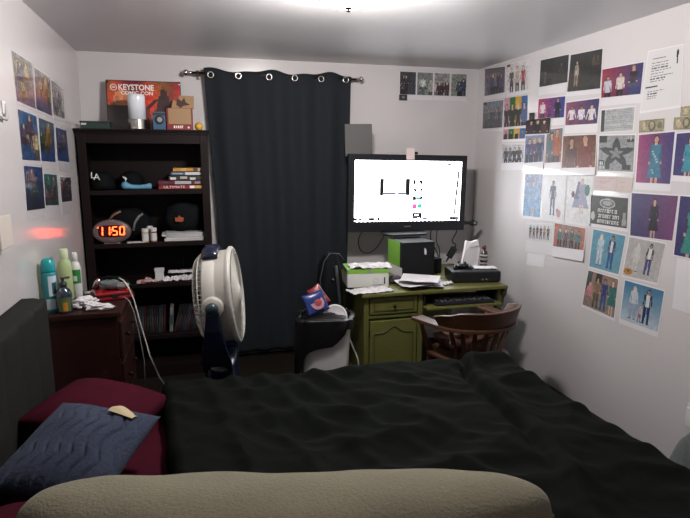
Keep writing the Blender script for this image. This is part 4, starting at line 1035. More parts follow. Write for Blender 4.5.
packet('snack_packet', 'blue snack packet with a round pink and red print in the bin', (.70, 3.325, .755), (R(62), R(-14), R(8)), .15, .14, mat('blue_foil', (.012, .03, .15), .3),
       [('round_print', [(.045, 0), (.045, .003), (.001, .004)], (.008, -.008, .0135), mat('pink_foil', (.35, .17, .22), .35)), ('print_centre', [(.024, .003), (.024, .006), (.001, .007)], (.012, -.008, .0135), mat('red_foil', (.25, .03, .03), .35))])
packet('snack_packet', 'red and yellow snack packet tilted behind the blue one', (.738, 3.40, .775), (R(66), R(-32), R(4)), .095, .15, mat('red_packet_foil', (.20, .015, .02), .3),
       [('yellow_print', [(.022, 0), (.022, .003), (.001, .004)], (.012, -.025, .0135), mat('yellow_foil', (.45, .30, .03), .35))])
t = empty('paper_plate', 'white paper plate standing on edge in the bin', 'plate', (.825, 3.31, .655), rot=(R(64), R(8), R(-12)))
b = BM(); lathe(b, [(.001, 0), (.055, 0), (.062, .006), (.078, .010), (.080, .012), (.077, .0135), (.061, .009), (.054, .003), (.001, .003)], 40); obj('plate_dish', b, M_paper, t, smooth=True)
b = BM(); ring_torus(b, (0, 0, .009), Matrix.Identity(3), .066, .0018, 40, 5); obj('plate_rim_print', b, mat('grey_plate_print', (.2, .2, .22), .6), t)
t = empty('tote_bag', 'tall black bag with a thin wire loop standing between curtain and desk', 'bag', (.925, 3.88, 0))
b = BM(); lump(b, .105, .12, .485, 81, .10, 30, 26, .7); obj('bag_body', b, M_nylon, t, smooth=True)
b = BM(); tube(b, [(-.08, -.10, .62), (-.092, -.10, .80), (-.06, -.09, .93), (-.01, -.07, .985), (.06, -.06, .975), (.10, -.05, .93)], .0028, 8); obj('wire_loop', b, mat('grey_wire', (.06, .065, .065), .4), t, smooth=True)
b = BM(); tube(b, [(.02, -.125, .90), (.03, -.13, .80), (.045, -.13, .65), (.05, -.125, .5)], .011, 8); obj('strap', b, mat('grey_webbing', (.022, .024, .026), .7), t, smooth=True)
b = BM(); lathe(b, [(.011, 0), (.010, .005), (.001, .006)], 14, (-.005, -.122, .80), 0, Matrix.Rotation(math.pi/2, 3, 'X')); obj('buckle', b, M_chrome, t)
b = BM(); lump(b, .12, .12, .13, 85, .3); thing1('clothes_heap', b, M_nylon, 'dark heap of clothes on the floor between the bin and the desk', 'clothes', (1.10, 3.27, 0), smooth=True)
cable([(.985, 3.62, .62), (.99, 3.60, .52), (.995, 3.58, .42), (1.02, 3.56, .34), (1.04, 3.50, .25), (1.03, 3.46, .01)], .006, 'pale cable hanging down the left side of the green desk', mat('pale_cable', (.30, .30, .29), .5))

# ------------------------------------------------------------------ chair
t = empty('wooden_armchair', 'worn brown wooden armchair with a curved slatted back, pushed up to the green desk', 'chair', (1.675, 3.10, 0), R(14)); t.scale.z = .925
b = BM()
def seat(u, v):
    a = 2*math.pi*u; c, s = math.cos(a), math.sin(a)
    ex, ey = math.copysign(abs(c)**.6, c), math.copysign(abs(s)**.6, s)
    prof = [(0, .425), (.94, .425), (1, .432), (1, .452), (.96, .460), (.6, .452), (0, .45)]
    k = v*(len(prof)-1); i = min(int(k), len(prof)-2); f = k-i
    r_ = prof[i][0]*(1-f)+prof[i+1][0]*f; z = prof[i][1]*(1-f)+prof[i+1][1]*f
    return Vector((.235*r_*ex*(1+.06*ey), .225*r_*ey, z))
grid(b, seat, 48, 24); bmesh.ops.remove_doubles(b, verts=b.verts, dist=.0006); obj('seat', b, M_chairwood, t, smooth=True)
for sx_, sy_ in ((-1, 1), (1, 1), (-1, -1), (1, -1)):
    b = BM(); p0, p1 = Vector((sx_*.185, sy_*.165, .43)), Vector((sx_*.235, sy_*.215, 0))
    tube(b, [p0.lerp(p1, k) for k in (0, .08, .14, .2, .5, .78, .84, .9, 1)], [.016, .018, .013, .018, .021, .017, .012, .016, .012], 14); obj('leg', b, M_chairwood, t, smooth=True)
b = BM()
for sx_ in (-1, 1): tube(b, [(sx_*.214, .193, .18), (sx_*.214, -.193, .18)], .010, 10)
tube(b, [(-.214, 0, .18), (.214, 0, .18)], .010, 10); obj('stretcher', b, M_chairwood, t, smooth=True)
# bent arm bow : U plan, flat board
def bow(u):          # u 0..1 left front -> back -> right front
    a = math.pi*(1.0+u)      # left (pi) -> back (1.5pi) -> right (2pi)
    if u < .16: k = u/.16; return Vector((-.265-.012*(1-k), .20-.22*k, 0)), Vector((-1, 0, 0))
    if u > .84: k = (1-u)/.16; return Vector((.265+.012*(1-k), .20-.22*k, 0)), Vector((1, 0, 0))
    q = math.pi*(1+(u-.16)/.68); return Vector((.265*math.cos(q), -.02+.235*math.sin(q), 0)), Vector((math.cos(q), math.sin(q), 0))
b = BM(); prev = None; N = 60
for i in range(N+1):
    u = i/N; p, nrm = bow(u); w_ = .034 if .2 < u < .8 else .034 + .014*max(0, 1-min(u, 1-u)/.2)
    rg = [b.verts.new(p + nrm*w_*s_ + Vector((0, 0, z_))) for s_, z_ in ((-1, .672), (1, .672), (1, .698), (-1, .698))]
    if prev:
        for k in range(4): face(b, [prev[k], prev[(k+1) % 4], rg[(k+1) % 4], rg[k]])
    else: face(b, rg)
    prev = rg
face(b, prev[::-1]); obj('arm_bow', b, M_chairwood, t, bev=.005)
b = BM(); prev = None
for i in range(N+1):
    u = .165 + .67*i/N; p, nrm = bow(u); k = abs(i/N-.5)*2
    top = .812 - .052*max(0, (k-.62)/.38)**1.3 + (.0 if k < .97 else .004); top -= .012*math.exp(-((k-.72)/.12)**2)
    fl = .022
    rg = [b.verts.new(p + nrm*(o_) + Vector((0, 0, z_))) for o_, z_ in ((-.018, .698), (.020, .698), (.020+fl+.018*k, top), (-.006+fl+.018*k, top+.002))]
    if prev:
        for q in range(4): face(b, [prev[q], prev[(q+1) % 4], rg[(q+1) % 4], rg[q]])
    else: face(b, rg)
    prev = rg
face(b, prev[::-1]); obj('crest_rail', b, M_chairwood, t, bev=.004)
for i in range(9):
    u = .24 + .52*i/8; p, nrm = bow(u)
    q0 = Vector((p.x*.74, p.y*.80, .455)); q1 = Vector((p.x, p.y, .674)); tn = Vector((-nrm.y, nrm.x, 0))
    b = BM(); prev = None
    for k in range(6):
        s_ = k/5; c_ = q0.lerp(q1, s_) + nrm*(-.012*math.sin(math.pi*s_)); w_ = .011+.006*math.sin(math.pi*s_)
        rg = [b.verts.new(c_ + tn*a_*w_ + nrm*bb*.006) for a_, bb in ((-1, -1), (1, -1), (1, 1), (-1, 1))]
        if prev:
            for q in range(4): face(b, [prev[q], prev[(q+1) % 4], rg[(q+1) % 4], rg[q]])
        else: face(b, rg)
        prev = rg
    face(b, prev[::-1]); obj('slat', b, M_chairwood, t, bev=.002)
for sx_ in (-1, 1):
    b = BM(); tube(b, [Vector((sx_*.205, .13, .45)), Vector((sx_*.235, .15, .52)), Vector((sx_*.255, .16, .60)), Vector((sx_*.268, .165, .675))], [.016, .021, .014, .017], 12); obj('arm_post', b, M_chairwood, t, smooth=True)
b = BM(); lump(b, .17, .12, .075, 91, .45, 30, 22)
o = thing1('rumpled_jacket', b, mat('red_brown_leather', (.05, .018, .012), .45, spec=.3, bump=.3, scale=14, var=.4), 'rumpled red-brown leather jacket heaped on the chair seat', 'jacket', (1.635, 3.10, .434), (0, 0, R(15)), smooth=True)

# ------------------------------------------------------------------ corner by the right wall
b = BM()
def heap(u, v):
    x = 1.74 + .66*u; y = .75 + 1.15*v
    e = min(1, 5*min(u, 1-u))*min(1, 4*min(v, 1-v)); e = e*e*(3-2*e)
    z = .50*e*(1 + .35*noise.noise(Vector((x*4, y*4, 0))) + .16*(1-2*abs(noise.noise(Vector((x*5+y*3, y*2-x*3, 7))))))
    return Vector((x, y, max(.004, z)))
grid(b, heap, 60, 80); thing1('blanket', b, M_greycloth, 'grey blanket heap on the floor between the bed and the right wall', 'blanket', smooth=True)
t = empty('power_outlet', 'white wall outlet with a plugged-in adapter low on the right wall', 'outlet', (XR, 2.10, .32))
boxo('outlet_plate', -.007, -.0005, -.057, .057, -.065, .065, M_white, t, bev=.003)
boxo('plug_adapter', -.045, -.007, -.045, .03, -.02, .06, M_white, t, bev=.004)
t = empty('thermostat', 'beige wall thermostat box at the left edge of the left wall', 'thermostat', (XL, 2.495, 1.362))
boxo('cover', .0005, .052, -.075, .075, -.066, .066, mat('beige_plastic', (.46, .42, .38), .5), t, bev=.004)
boxo('side_grille', .006, .046, .0752, .079, -.052, .056, mat('grey_plastic_trim', (.26, .25, .26), .5), t, bev=.001)
for z in (-.02, .015): boxo('slider', .015, .035, .079, .083, z, z+.014, M_white, t, bev=.001)
t = empty('wall_hook', 'clear plastic hook on the left wall beside the picture prints', 'hook', (XL, 2.745, 1.85))
b = BM(); tube(b, [(.004, .065, .045), (.012, .05, .0), (.016, .02, -.025), (.016, -.02, -.022), (.010, -.05, -.008)], [.004, .007, .009, .007, .004], 10); obj('hook', b, mat('clear_grey_acrylic', (.42, .42, .43), .15, coat=.6), t, smooth=True)
boxo('hook_base', .0005, .006, .03, .075, .0, .055, mat('pale_hook_base', (.60, .58, .57), .3), t, bev=.002)
# ------------------------------------------------------------------ prints on the walls : corner positions (along the wall, height)
QR={
 'a1': [(4.491, 2.428), (4.163, 2.398), (4.15, 2.195), (4.477, 2.199)],
 'a2': [(4.134, 2.405), (3.829, 2.393), (3.813, 2.179), (4.118, 2.184)],
 'a3': [(4.49, 2.146), (4.159, 2.136), (4.16, 1.916), (4.488, 1.922)],
 'a4': [(4.145, 2.147), (3.816, 2.135), (3.801, 1.912), (4.138, 1.915)],
 'a5': [(4.136, 1.899), (3.818, 1.893), (3.818, 1.814), (4.144, 1.816)],
 'a6': [(4.15, 1.778), (3.827, 1.769), (3.821, 1.634), (4.144, 1.625)],
 'a7': [(3.81, 1.949), (3.506, 1.95), (3.51, 1.838), (3.813, 1.844)],
 'a7t': [(3.776, 2.002), (3.704, 1.999), (3.7, 1.941), (3.772, 1.942)],
 'a8': [(3.675, 2.365), (3.356, 2.351), (3.353, 2.171), (3.672, 2.177)],
 'a9': [(3.335, 2.343), (3.032, 2.328), (3.026, 2.091), (3.344, 2.106)],
 'a10': [(3.671, 2.091), (3.364, 2.08), (3.364, 1.94), (3.668, 1.947)],
 'a11': [(3.348, 2.035), (3.024, 2.031), (3.03, 1.878), (3.342, 1.884)],
 'a12': [(3.018, 2.202), (2.688, 2.193), (2.691, 2.021), (3.01, 2.032)],
 'a13': [(2.997, 1.955), (2.725, 1.953), (2.724, 1.82), (2.991, 1.824)],
 'a14': [(2.658, 2.242), (2.432, 2.236), (2.415, 1.933), (2.676, 1.923)],
 'a15': [(2.682, 1.873), (2.501, 1.874), (2.499, 1.803), (2.676, 1.803)],
 'a16': [(2.442, 1.873), (2.287, 1.873), (2.284, 1.804), (2.44, 1.807)],
 'a17': [(2.404, 1.924), (2.254, 1.926), (2.253, 1.872), (2.402, 1.872)],
 'a18': [(3.356, 1.813), (3.029, 1.809), (3.01, 1.605), (3.342, 1.595)],
 'a19': [(3.548, 1.865), (3.368, 1.868), (3.358, 1.636), (3.537, 1.629)],
 'a20': [(3.812, 1.833), (3.569, 1.832), (3.563, 1.639), (3.803, 1.627)],
 'a21': [(2.997, 1.801), (2.702, 1.792), (2.694, 1.582), (2.99, 1.586)],
 'a22': [(2.672, 1.791), (2.426, 1.798), (2.423, 1.523), (2.664, 1.522)],
 'a23': [(2.412, 1.787), (2.225, 1.792), (2.235, 1.565), (2.41, 1.57)],
 'a24': [(3.013, 1.55), (2.816, 1.551), (2.809, 1.463), (3.012, 1.458)],
 'a24b': [(2.808, 1.549), (2.686, 1.549), (2.69, 1.462), (2.802, 1.459)],
 'a25': [(3.03, 1.425), (2.71, 1.427), (2.701, 1.248), (3.02, 1.245)],
 'a26': [(2.687, 1.459), (2.362, 1.462), (2.369, 1.221), (2.669, 1.211)],
 'a27': [(2.348, 1.463), (2.159, 1.462), (2.151, 1.144), (2.349, 1.148)],
 'a28': [(3.785, 1.542), (3.565, 1.544), (3.569, 1.228), (3.788, 1.222)],
 'a29': [(3.552, 1.54), (3.289, 1.543), (3.287, 1.235), (3.544, 1.231)],
 'a30': [(3.278, 1.543), (3.025, 1.548), (3.021, 1.237), (3.276, 1.236)],
 'a31': [(3.727, 1.165), (3.407, 1.193), (3.404, 1.059), (3.72, 1.037)],
 'a32': [(3.384, 1.206), (3.06, 1.205), (3.057, 1.06), (3.377, 1.04)],
 'a33': [(2.983, 1.21), (2.704, 1.202), (2.735, 0.962), (2.996, 0.963)],
 'a34': [(2.672, 1.2), (2.411, 1.197), (2.441, 0.972), (2.699, 0.965)],
 'a35': [(2.998, 0.935), (2.731, 0.931), (2.739, 0.684), (3.031, 0.696)],
 'a36': [(2.676, 0.937), (2.388, 0.936), (2.403, 0.697), (2.687, 0.695)],
 'a37': [(2.325, 1.134), (2.143, 1.13), (2.148, 0.857), (2.322, 0.859)],
 'a38': [(3.693, 0.937), (3.476, 0.958), (3.484, 0.866), (3.702, 0.845)],
}
QL={
 'l1': [(3.003, 2.153), (3.34, 2.151), (3.329, 1.917), (3.013, 1.927)],
 'l2': [(3.378, 2.136), (3.702, 2.128), (3.672, 1.907), (3.343, 1.918)],
 'l3': [(3.737, 2.119), (4.052, 2.103), (4.01, 1.912), (3.715, 1.917)],
 'l4': [(3.008, 1.889), (3.325, 1.879), (3.32, 1.645), (3.001, 1.651)],
 'l5': [(3.368, 1.875), (3.694, 1.864), (3.653, 1.638), (3.344, 1.645)],
 'l6': [(3.736, 1.845), (4.021, 1.838), (4.034, 1.636), (3.715, 1.647)],
 'l7': [(3.011, 1.623), (3.342, 1.61), (3.322, 1.39), (2.991, 1.406)],
 'l8': [(3.366, 1.576), (3.654, 1.562), (3.639, 1.383), (3.342, 1.404)],
 'l9': [(3.736, 1.549), (4.029, 1.535), (4.015, 1.382), (3.725, 1.394)],
}
def wall_print(q, A, label, cat, side, ext=.02, mar=.008, gloss=False, grp=None, lift=0.0, name='wall_print', page=True, curl=0.0):
    """a sheet on a wall; q = TL,TR,BR,BL of the printed area as seen, (y, z); ext = blank strip under it"""
    c = Vector((0, sum(p[0] for p in q)/4, sum(p[1] for p in q)/4))
    sg = 1 if side == 'R' else -1
    X0 = XR if side == 'R' else XL
    c.x = X0
    P = [Vector((p[0]-c.y, p[1]-c.z)) for p in q]
    right = (P[1]-P[0]).normalized(); down = (P[3]-P[0]).normalized()
    m = mar
    S = [P[0]-right*m-down*m, P[1]+right*m-down*m, P[2]+right*m+down*ext, P[3]-right*m+down*ext]
    t = empty(name, label, cat, c, 0, grp)
    def bil(Q, u, v): return (Q[0]*(1-u)+Q[1]*u)*(1-v) + (Q[3]*(1-u)+Q[2]*u)*v
    def off(v): return .0009 + lift + curl*v*v
    if page:
        b = BM()
        def pf(u, v, d):
            p = bil(S, u, v); return Vector((-sg*(off(v)+d), p.x, p.y))
        va = [[b.verts.new(pf(u/4, v/8, 0)) for v in range(9)] for u in range(5)]
        vb = [[b.verts.new(pf(u/4, v/8, -.0008)) for v in range(9)] for u in range(5)]
        for i in range(4):
            for j in range(8):
                face(b, [va[i][j], va[i+1][j], va[i+1][j+1], va[i][j+1]]); face(b, [vb[i][j], vb[i][j+1], vb[i+1][j+1], vb[i+1][j]])
        for i in range(4):
            face(b, [va[i][0], vb[i][0], vb[i+1][0], va[i+1][0]]); face(b, [va[i][8], va[i+1][8], vb[i+1][8], vb[i][8]])
        for j in range(8):
            face(b, [va[0][j], va[0][j+1], vb[0][j+1], vb[0][j]]); face(b, [va[4][j], vb[4][j], vb[4][j+1], va[4][j+1]])
        obj('page', b, M_sleeve if gloss else M_page, t, smooth=False)
    if A is not None:
        hP = abs((P[0]-P[3]).length); hS = abs((S[0]-S[3]).length)
        def fn(u, v):
            p = bil(P, u, v); vv = (mar + v*hP)/hS if page else 0
            return (-sg*(off(vv)+.0007), p.x, p.y)
        print_mesh('picture', A, fn, M_gloss if gloss else M_print, t)
    return t

def group(A, n, y0, H, seed, tops, bots=((40,42,60),), longp=.4, x0=.1, x1=.9, hairs=((40,26,20),(96,60,34),(180,150,90),(24,20,22)), jit=.05, dress=()):
    rs = np.random.RandomState(seed); h, w = A.shape[:2]; asp = w/h
    for i in range(n):
        cx = asp*(x0 + (x1-x0)*(i+.5)/n)
        person(A, cx, y0 + jit*(rs.rand()-.5), H*(1+.06*(rs.rand()-.5)), hairs[rs.randint(len(hairs))], ((206,160,132),(170,120,92),(222,182,156))[rs.randint(3)],
               tops[i % len(tops)], bots[i % len(bots)], rs.rand() < longp, dress[i % len(dress)] if dress else None, rs.randint(2))
    return A
LS, PT = (60, 44), (44, 60)
GR = 'picture prints pinned on the right wall'
def lined(A, rows, x0, x1, y0, dy, th, c, seed=1, cells=False):
    rs = np.random.RandomState(seed)
    for i in range(rows):
        y = y0 + i*dy; x = x0; end = x0 + (x1-x0)*(1 if cells else .35+.6*rs.rand())
        while x < end:
            ln = .03+.06*rs.rand(); rec(A, x, y, min(end, x+ln), y+th, c); x += ln + .018
    return A
D = {}
A = canvas(*LS, (74,66,88), (96,88,112)); A = group(A, 6, .2, 1.0, 1, ((40,38,56),(90,60,110),(60,70,110),(130,110,130)), jit=.12); D['a1'] = (mott(A,.25,1), 'crowded dark purple group print nearest the ceiling corner', .04, 1)
A = canvas(*LS, (222,216,216)); A = group(A, 3, .14, 1.1, 2, ((70,60,74),(190,170,150),(176,40,58)), ((50,50,70),), jit=.1); rec(A,0,0,.22,.1,(120,40,30)); D['a2'] = (mott(A,.15,2), 'pale print of three people, one in a red top, beside the corner', .03, 1)
A = canvas(*LS, (120,134,146), (96,96,104)); A = group(A, 6, .3, .7, 3, ((90,92,104),(120,110,116),(70,72,84)), ((80,80,90),)); rec(A,0,0,.25,.12,(70,36,40)); D['a3'] = (mott(A,.2,3), 'grey blue print of a standing row of people, second down in the corner', .03, 0)
def stripes(h, seed):
    A = np.zeros((h, 44, 3)); cs = ((208,140,160),(40,120,50),(226,160,40),(44,100,170)); asp = 44/h
    for k in range(4): A[:, k*11:(k+1)*11] = np.array(cs[k])/255
    for k in range(4): person(A, asp*(k+.5)/4, .22, 1.25 if h > 30 else 1.7, ((60,30,20),(30,24,24),(200,170,110),(50,34,30))[k], (214,168,140), ((60,44,60),(30,50,36),(40,40,50),(70,90,140))[k], (30,30,40), k % 2 == 0)
    return mott(A, .12, seed)
D['a4'] = (stripes(36, 4), 'tall print of pink, green, yellow and blue stripes, each with a person', .004, 0)
D['a5'] = (stripes(16, 5), 'short four-stripe coloured print directly under the taller striped one', .02, 0)
A = canvas(*LS, (188,190,198)); A = group(A, 4, .15, 1.25, 6, ((60,62,74),(90,96,110),(50,50,60)), ((40,40,50),)); D['a6'] = (mott(A,.18,6), 'small grey print of four dark-dressed people below the striped prints', .06, 1)
A = canvas(*LS, (30,24,32), (50,34,40)); A = group(A, 3, .12, 1.5, 7, ((60,30,40),(26,24,34),(80,50,46))); D['a7'] = (mott(A,.25,7), 'very dark print of three people overlapping the pictures around it', .004, 0)
A = canvas(16, 16, (26,22,26), (40,30,32)); ell(A,.5,.6,.25,.3,(70,50,46)); D['a7t'] = (A, 'tiny dark card pinned above the very dark overlapping print', .002, 0)
A = canvas(*LS, (34,38,38), (44,46,42)); person(A,.28,.45,.5,(60,46,36),(150,120,100),(70,70,66),(90,84,80)); person(A,1.05,.25,.6,(40,32,28),(140,110,96),(52,54,56),(40,40,44)); D['a8'] = (mott(A,.3,8), 'dark scene print with two faint figures, left of its dark twin under the ceiling', .06, 1)
A = canvas(*LS, (36,38,36), (42,42,38)); person(A,.33,.2,.72,(60,46,36),(176,140,116),(170,160,150),(150,120,100)); person(A,1.05,.1,.55,(30,24,22),(120,90,70),(84,66,50),(44,38,34)); person(A,1.2,.12,.5,(30,24,22),(120,90,70),(70,58,46),(40,36,34)); D['a9'] = (mott(A,.3,9), 'dark scene print with a white-shirted figure, right of its dark twin', .03, 1)
A = hgrad(*LS, (200,40,92), (40,60,150)); person(A,.24,.12,1.15,(60,30,26),(214,168,140),(222,206,214),(60,50,70)); person(A,1.02,.04,1.2,(30,24,24),(190,146,120),(30,32,52),(24,26,40)); person(A,.62,.3,.9,(50,20,40),(150,90,110),(110,40,110),(70,30,90)); D['a10'] = (mott(A,.15,10), 'red to blue print with a white top and a dark suit, under the left dark scene'.replace('with a white top and a dark suit', 'of two people'), .05, 0)
A = hgrad(*LS, (150,70,110), (60,56,110)); A = group(A, 3, .2, 1.15, 11, ((226,214,222),(216,214,226),(222,216,216)), ((110,60,80),), x0=.04, x1=.96); D['a11'] = (mott(A,.15,11), 'purple print of three people in white tops', .055, 0)
A = hgrad(*LS, (176,30,60), (50,52,120)); person(A,.22,.26,1.1,(40,26,22),(190,140,116),(196,200,214),(34,32,40)); person(A,.66,.2,1.1,(50,34,26),(206,160,132),(224,206,196),(40,36,40)); person(A,1.08,.06,1.05,(176,130,80),(206,160,132),(46,34,40),(46,70,120),True); D['a12'] = (mott(A,.12,12), 'red and blue print of three people posing, left of the text sheet', .05, 1)
A = canvas(44, 30, (178,180,182)); lined(A, 12, .22, 1.4, .06, .078, .03, (140,144,148), 13, True); rec(A,0,0,.15,1,(70,72,74)); D['a13'] = (mott(A,.1,13), 'grey table printout with a dark left column', .005, 0)
A = canvas(64, 84, (222,219,220)); rec(A,.12,.13,.42,.145,(60,60,62)); lined(A, 8, .12, .66, .2, .045, .014, (80,80,84), 14); rec(A,.04,.6,.3,.615,(60,60,62)); lined(A, 4, .1, .5, .68, .04, .013, (80,80,84), 15)
ell(A,.665,.06,.014,.016,(24,24,26)); trap(A,.665,.026,.075,.014,.2,(24,24,26)); trap(A,.665,.014,.2,.008,.285,(24,24,26)); D['a14'] = (A, 'white text sheet with a small black figure in its top right corner', .012, 0)
def bill(seed):
    A = canvas(48, 20, (168,158,130)); rec(A,.06,.06,2.34,.94,(120,114,88)); rec(A,.12,.12,2.28,.88,(158,146,114)); ell(A,1.25,.5,.34,.40,(104,96,76)); ell(A,1.25,.46,.2,.28,(176,160,124)); ell(A,.5,.5,.22,.28,(190,172,130)); ell(A,2.0,.5,.2,.26,(110,116,84)); return mott(A, .2, seed)
D['a15'] = (bill(15), 'banknote pinned under the text sheet, above the lady in the blue dress', .0, 0)
D['a16'] = (bill(16), 'lower banknote of the pair at the right edge', .0, 0)
D['a17'] = (bill(17), 'upper banknote of the pair at the right edge', .0, 0)
A = canvas(*LS, (110,60,40), (150,86,60)); person(A,.38,.06,2.0,(60,30,22),(196,140,108),(90,50,44),(60,40,40),True); person(A,.95,-.02,2.1,(120,50,28),(206,150,120),(130,50,40),(60,40,40),True); D['a18'] = (mott(A,.25,18), 'warm brown close-up print of two embracing people', .05, 2)
A = canvas(*PT, (110,120,130), (150,90,60)); person(A,.26,.1,1.4,(70,36,24),(206,156,128),(60,110,130),(40,60,80),True); person(A,.5,.0,1.5,(160,60,30),(210,160,132),(186,90,50),(60,40,40),True); D['a19'] = (mott(A,.2,19), 'narrow upright print of a couple in teal and orange', .07, 2)
A = canvas(*PT, (120,130,168), (96,104,146)); A = group(A, 3, .12, 1.1, 20, ((70,80,130),(96,70,110),(60,70,110)), longp=.8); D['a20'] = (mott(A,.2,20), 'upright slate blue print of three long-haired people', .07, 2)
A = canvas(60, 70, (142,144,146)); X_, Y_ = XY(A)
ang = np.arctan2(X_-.44, -(Y_-.5)); rr = np.hypot(X_-.44, Y_-.5); tri = np.abs(((ang*5/(2*np.pi)) % 1)-.5)*2; star = rr < .17+.27*tri**1.3
A[star] = np.array((62,66,68))/255; A[(rr < .06+.12*tri) & star] = np.array((128,130,130))/255
for bx_ in ((.0,.02,.2,.2),(.02,.7,.16,.86),(.18,.74,.3,.96),(.68,.1,.84,.18),(.6,.82,.8,.95)): rec(A, *bx_, (60,62,64))
for bx_ in ((.05,.74,.08,.84),(.1,.74,.13,.84),(.05,.88,.09,.96),(.13,.88,.17,.96),(.7,.03,.72,.12),(.76,.05,.78,.14)): rec(A, *bx_, (196,196,196))
D['a21'] = (mott(A,.16,21), 'grey scratchy print of a five-pointed star', .012, 0)
A = hgrad(56, 64, (170,50,110), (58,46,120)); person(A,.46,.04,1.15,(84,30,24),(206,156,132),(30,110,140),(40,110,140),True,(44,120,156)); 
for k in range(10): ell(A, .38+.03*(k % 5)+.02*(k//5), .36+.055*(k % 7)+.1*(k//5), .022, .02, (150,196,206))
D['a22'] = (mott(A,.12,22), 'large print of a long-haired lady in a blue flowered dress', .04, 1)
A = hgrad(36, 44, (50,46,116), (70,44,104)); person(A,.40,.1,1.1,(60,30,30),(206,156,132),(40,150,170),(40,60,90),True,(40,140,166)); D['a23'] = (mott(A,.15,23), 'indigo print cut by the right edge, showing part of a turquoise dress', .03, 0)
A = canvas(36, 16, (208,184,182)); lined(A, 5, .15, 2.0, .14, .16, .05, (186,156,158), 24); D['a24'] = (A, 'left pinkish handwritten note below the star print', .0, 0)
A = canvas(24, 16, (206,186,180)); lined(A, 5, .1, 1.3, .16, .16, .05, (188,162,158), 25); D['a24b'] = (A, 'right pinkish handwritten note below the star print', .0, 0)
A = canvas(52, 32, (66,66,66)); ell(A,.76,.24,.34,.17,(176,176,174)); ell(A,.76,.24,.29,.13,(96,96,96)); ell(A,.76,.23,.2,.08,(160,160,158)); ell(A,.12,.72,.09,.15,(190,190,188)); trap(A,1.5,.06,.5,.1,.95,(150,150,150))
rs = np.random.RandomState(25)
for r_, (ya, yb, xa, xb) in enumerate(((.44,.57,.34,1.2),(.62,.75,.36,1.24),(.80,.94,.34,1.3))):
    x = xa
    while x < xb:
        w_ = .05+.05*rs.rand(); rec(A, x, ya, x+w_, yb, (206,206,204)); rec(A, x+w_*.35, ya+.04, x+w_*.7, yb-.03*rs.randint(2), (66,66,66)); x += w_+.035
D['a25'] = (mott(A,.12,26), 'charcoal print with rows of pale block lettering marks under an oval', .02, 0)
A = hgrad(64, 48, (44,42,104), (120,50,110)); person(A,.72,.1,1.0,(70,26,30),(206,156,132),(26,22,26),(26,22,26),True,(28,24,28)); D['a26'] = (mott(A,.12,27), 'large purple print of a lady in a black dress', .006, 1)
A = hgrad(30, 50, (44,40,108), (76,46,110)); person(A,.30,.08,1.15,(60,26,30),(206,156,132),(60,40,70),(40,60,90),True,(40,140,130)); D['a27'] = (mott(A,.12,28), 'indigo print at the right edge with a sea-green skirt', .006, 0)
A = canvas(*PT, (150,160,188), (110,160,200)); A = mott(A,.12,29); person(A,.4,.15,.85,(150,130,120),(200,180,176),(140,146,180),(120,150,190),True,(120,160,206)); D['a28'] = (mott(A,.12,29), 'upright pale blue print with a dim dress figure', .02, 0)
A = canvas(*PT, (222,222,226)); person(A,.34,.12,.8,(60,56,66),(150,130,130),(74,80,104),(84,96,130)); ell(A,.55,.86,.07,.09,(196,140,150)); ell(A,.5,.8,.04,.05,(180,120,130)); D['a29'] = (mott(A,.06,30), 'white print with one thin dark standing figure and a pink shape at its feet', .02, 0)
A = canvas(*PT, (220,220,224)); trap(A,.42,.08,.2,.24,.68,(140,144,176)); trap(A,.36,.03,.12,.13,.5,(96,104,140)); person(A,.46,.06,.75,(196,166,120),(214,180,160),(170,140,160),(140,150,190),True,(150,150,184)); ell(A,.6,.3,.07,.12,(40,120,100)); ell(A,.2,.4,.05,.07,(110,60,66)); D['a30'] = (mott(A,.08,31), 'white print of a pale lilac gown figure with a green accent', .02, 0)
A = canvas(72, 40, (220,220,224)); 
for k, c in enumerate(((40,110,60),(70,120,80),(120,40,50),(60,60,96),(190,130,90),(40,100,80))): person(A, .28+.25*k, .1+.03*(k % 2), .75, (40,24,22), (190,150,130), c, (60,50,60) if k % 2 else (140,60,60))
D['a31'] = (A, 'white sheet with a row of six tiny colourful figures', .09, 1)
A = canvas(48, 32, (150,110,100)); rec(A,.0,0,.3,1,(180,90,66)); rec(A,1.2,0,1.5,1,(186,96,70)); A = group(A, 4, .15, 1.0, 32, ((50,110,110),(90,70,90),(60,96,90)), longp=.7); D['a32'] = (mott(A,.2,32), 'orange-edged group print in a creased shiny sleeve at the lower left', .075, 3)
def duo(A, l, r_, sc=.86, y=.07):
    w = A.shape[1]/A.shape[0]
    person(A, w*.30, y+.02, sc*.95, (206,190,160), (224,200,190), *l, True); person(A, w*.66, y, sc, (44,28,24), (170,120,96), *r_); rec(A, w*.62, y+.16*sc, w*.70, y+.5*sc, (222,222,224)); return A
A = canvas(52, 52, (70,150,180), (100,160,186)); D['a33'] = (mott(duo(A, ((176,200,214),(196,206,214)), ((34,50,100),(30,80,150))), .08, 33), 'bright blue print of a couple, white outfit beside blue trousers', .012, 0)
A = canvas(54, 52, (178,174,172), (190,184,180)); A = duo(A, ((206,202,200),(200,196,196)), ((60,52,60),(54,66,130)), .8); ell(A,.14,.87,.14,.09,(196,130,40)); ell(A,.14,.85,.05,.03,(120,80,30)); D['a34'] = (mott(A,.08,34), 'pale grey print of a couple with an orange pumpkin-like shape at the lower left', .012, 0)
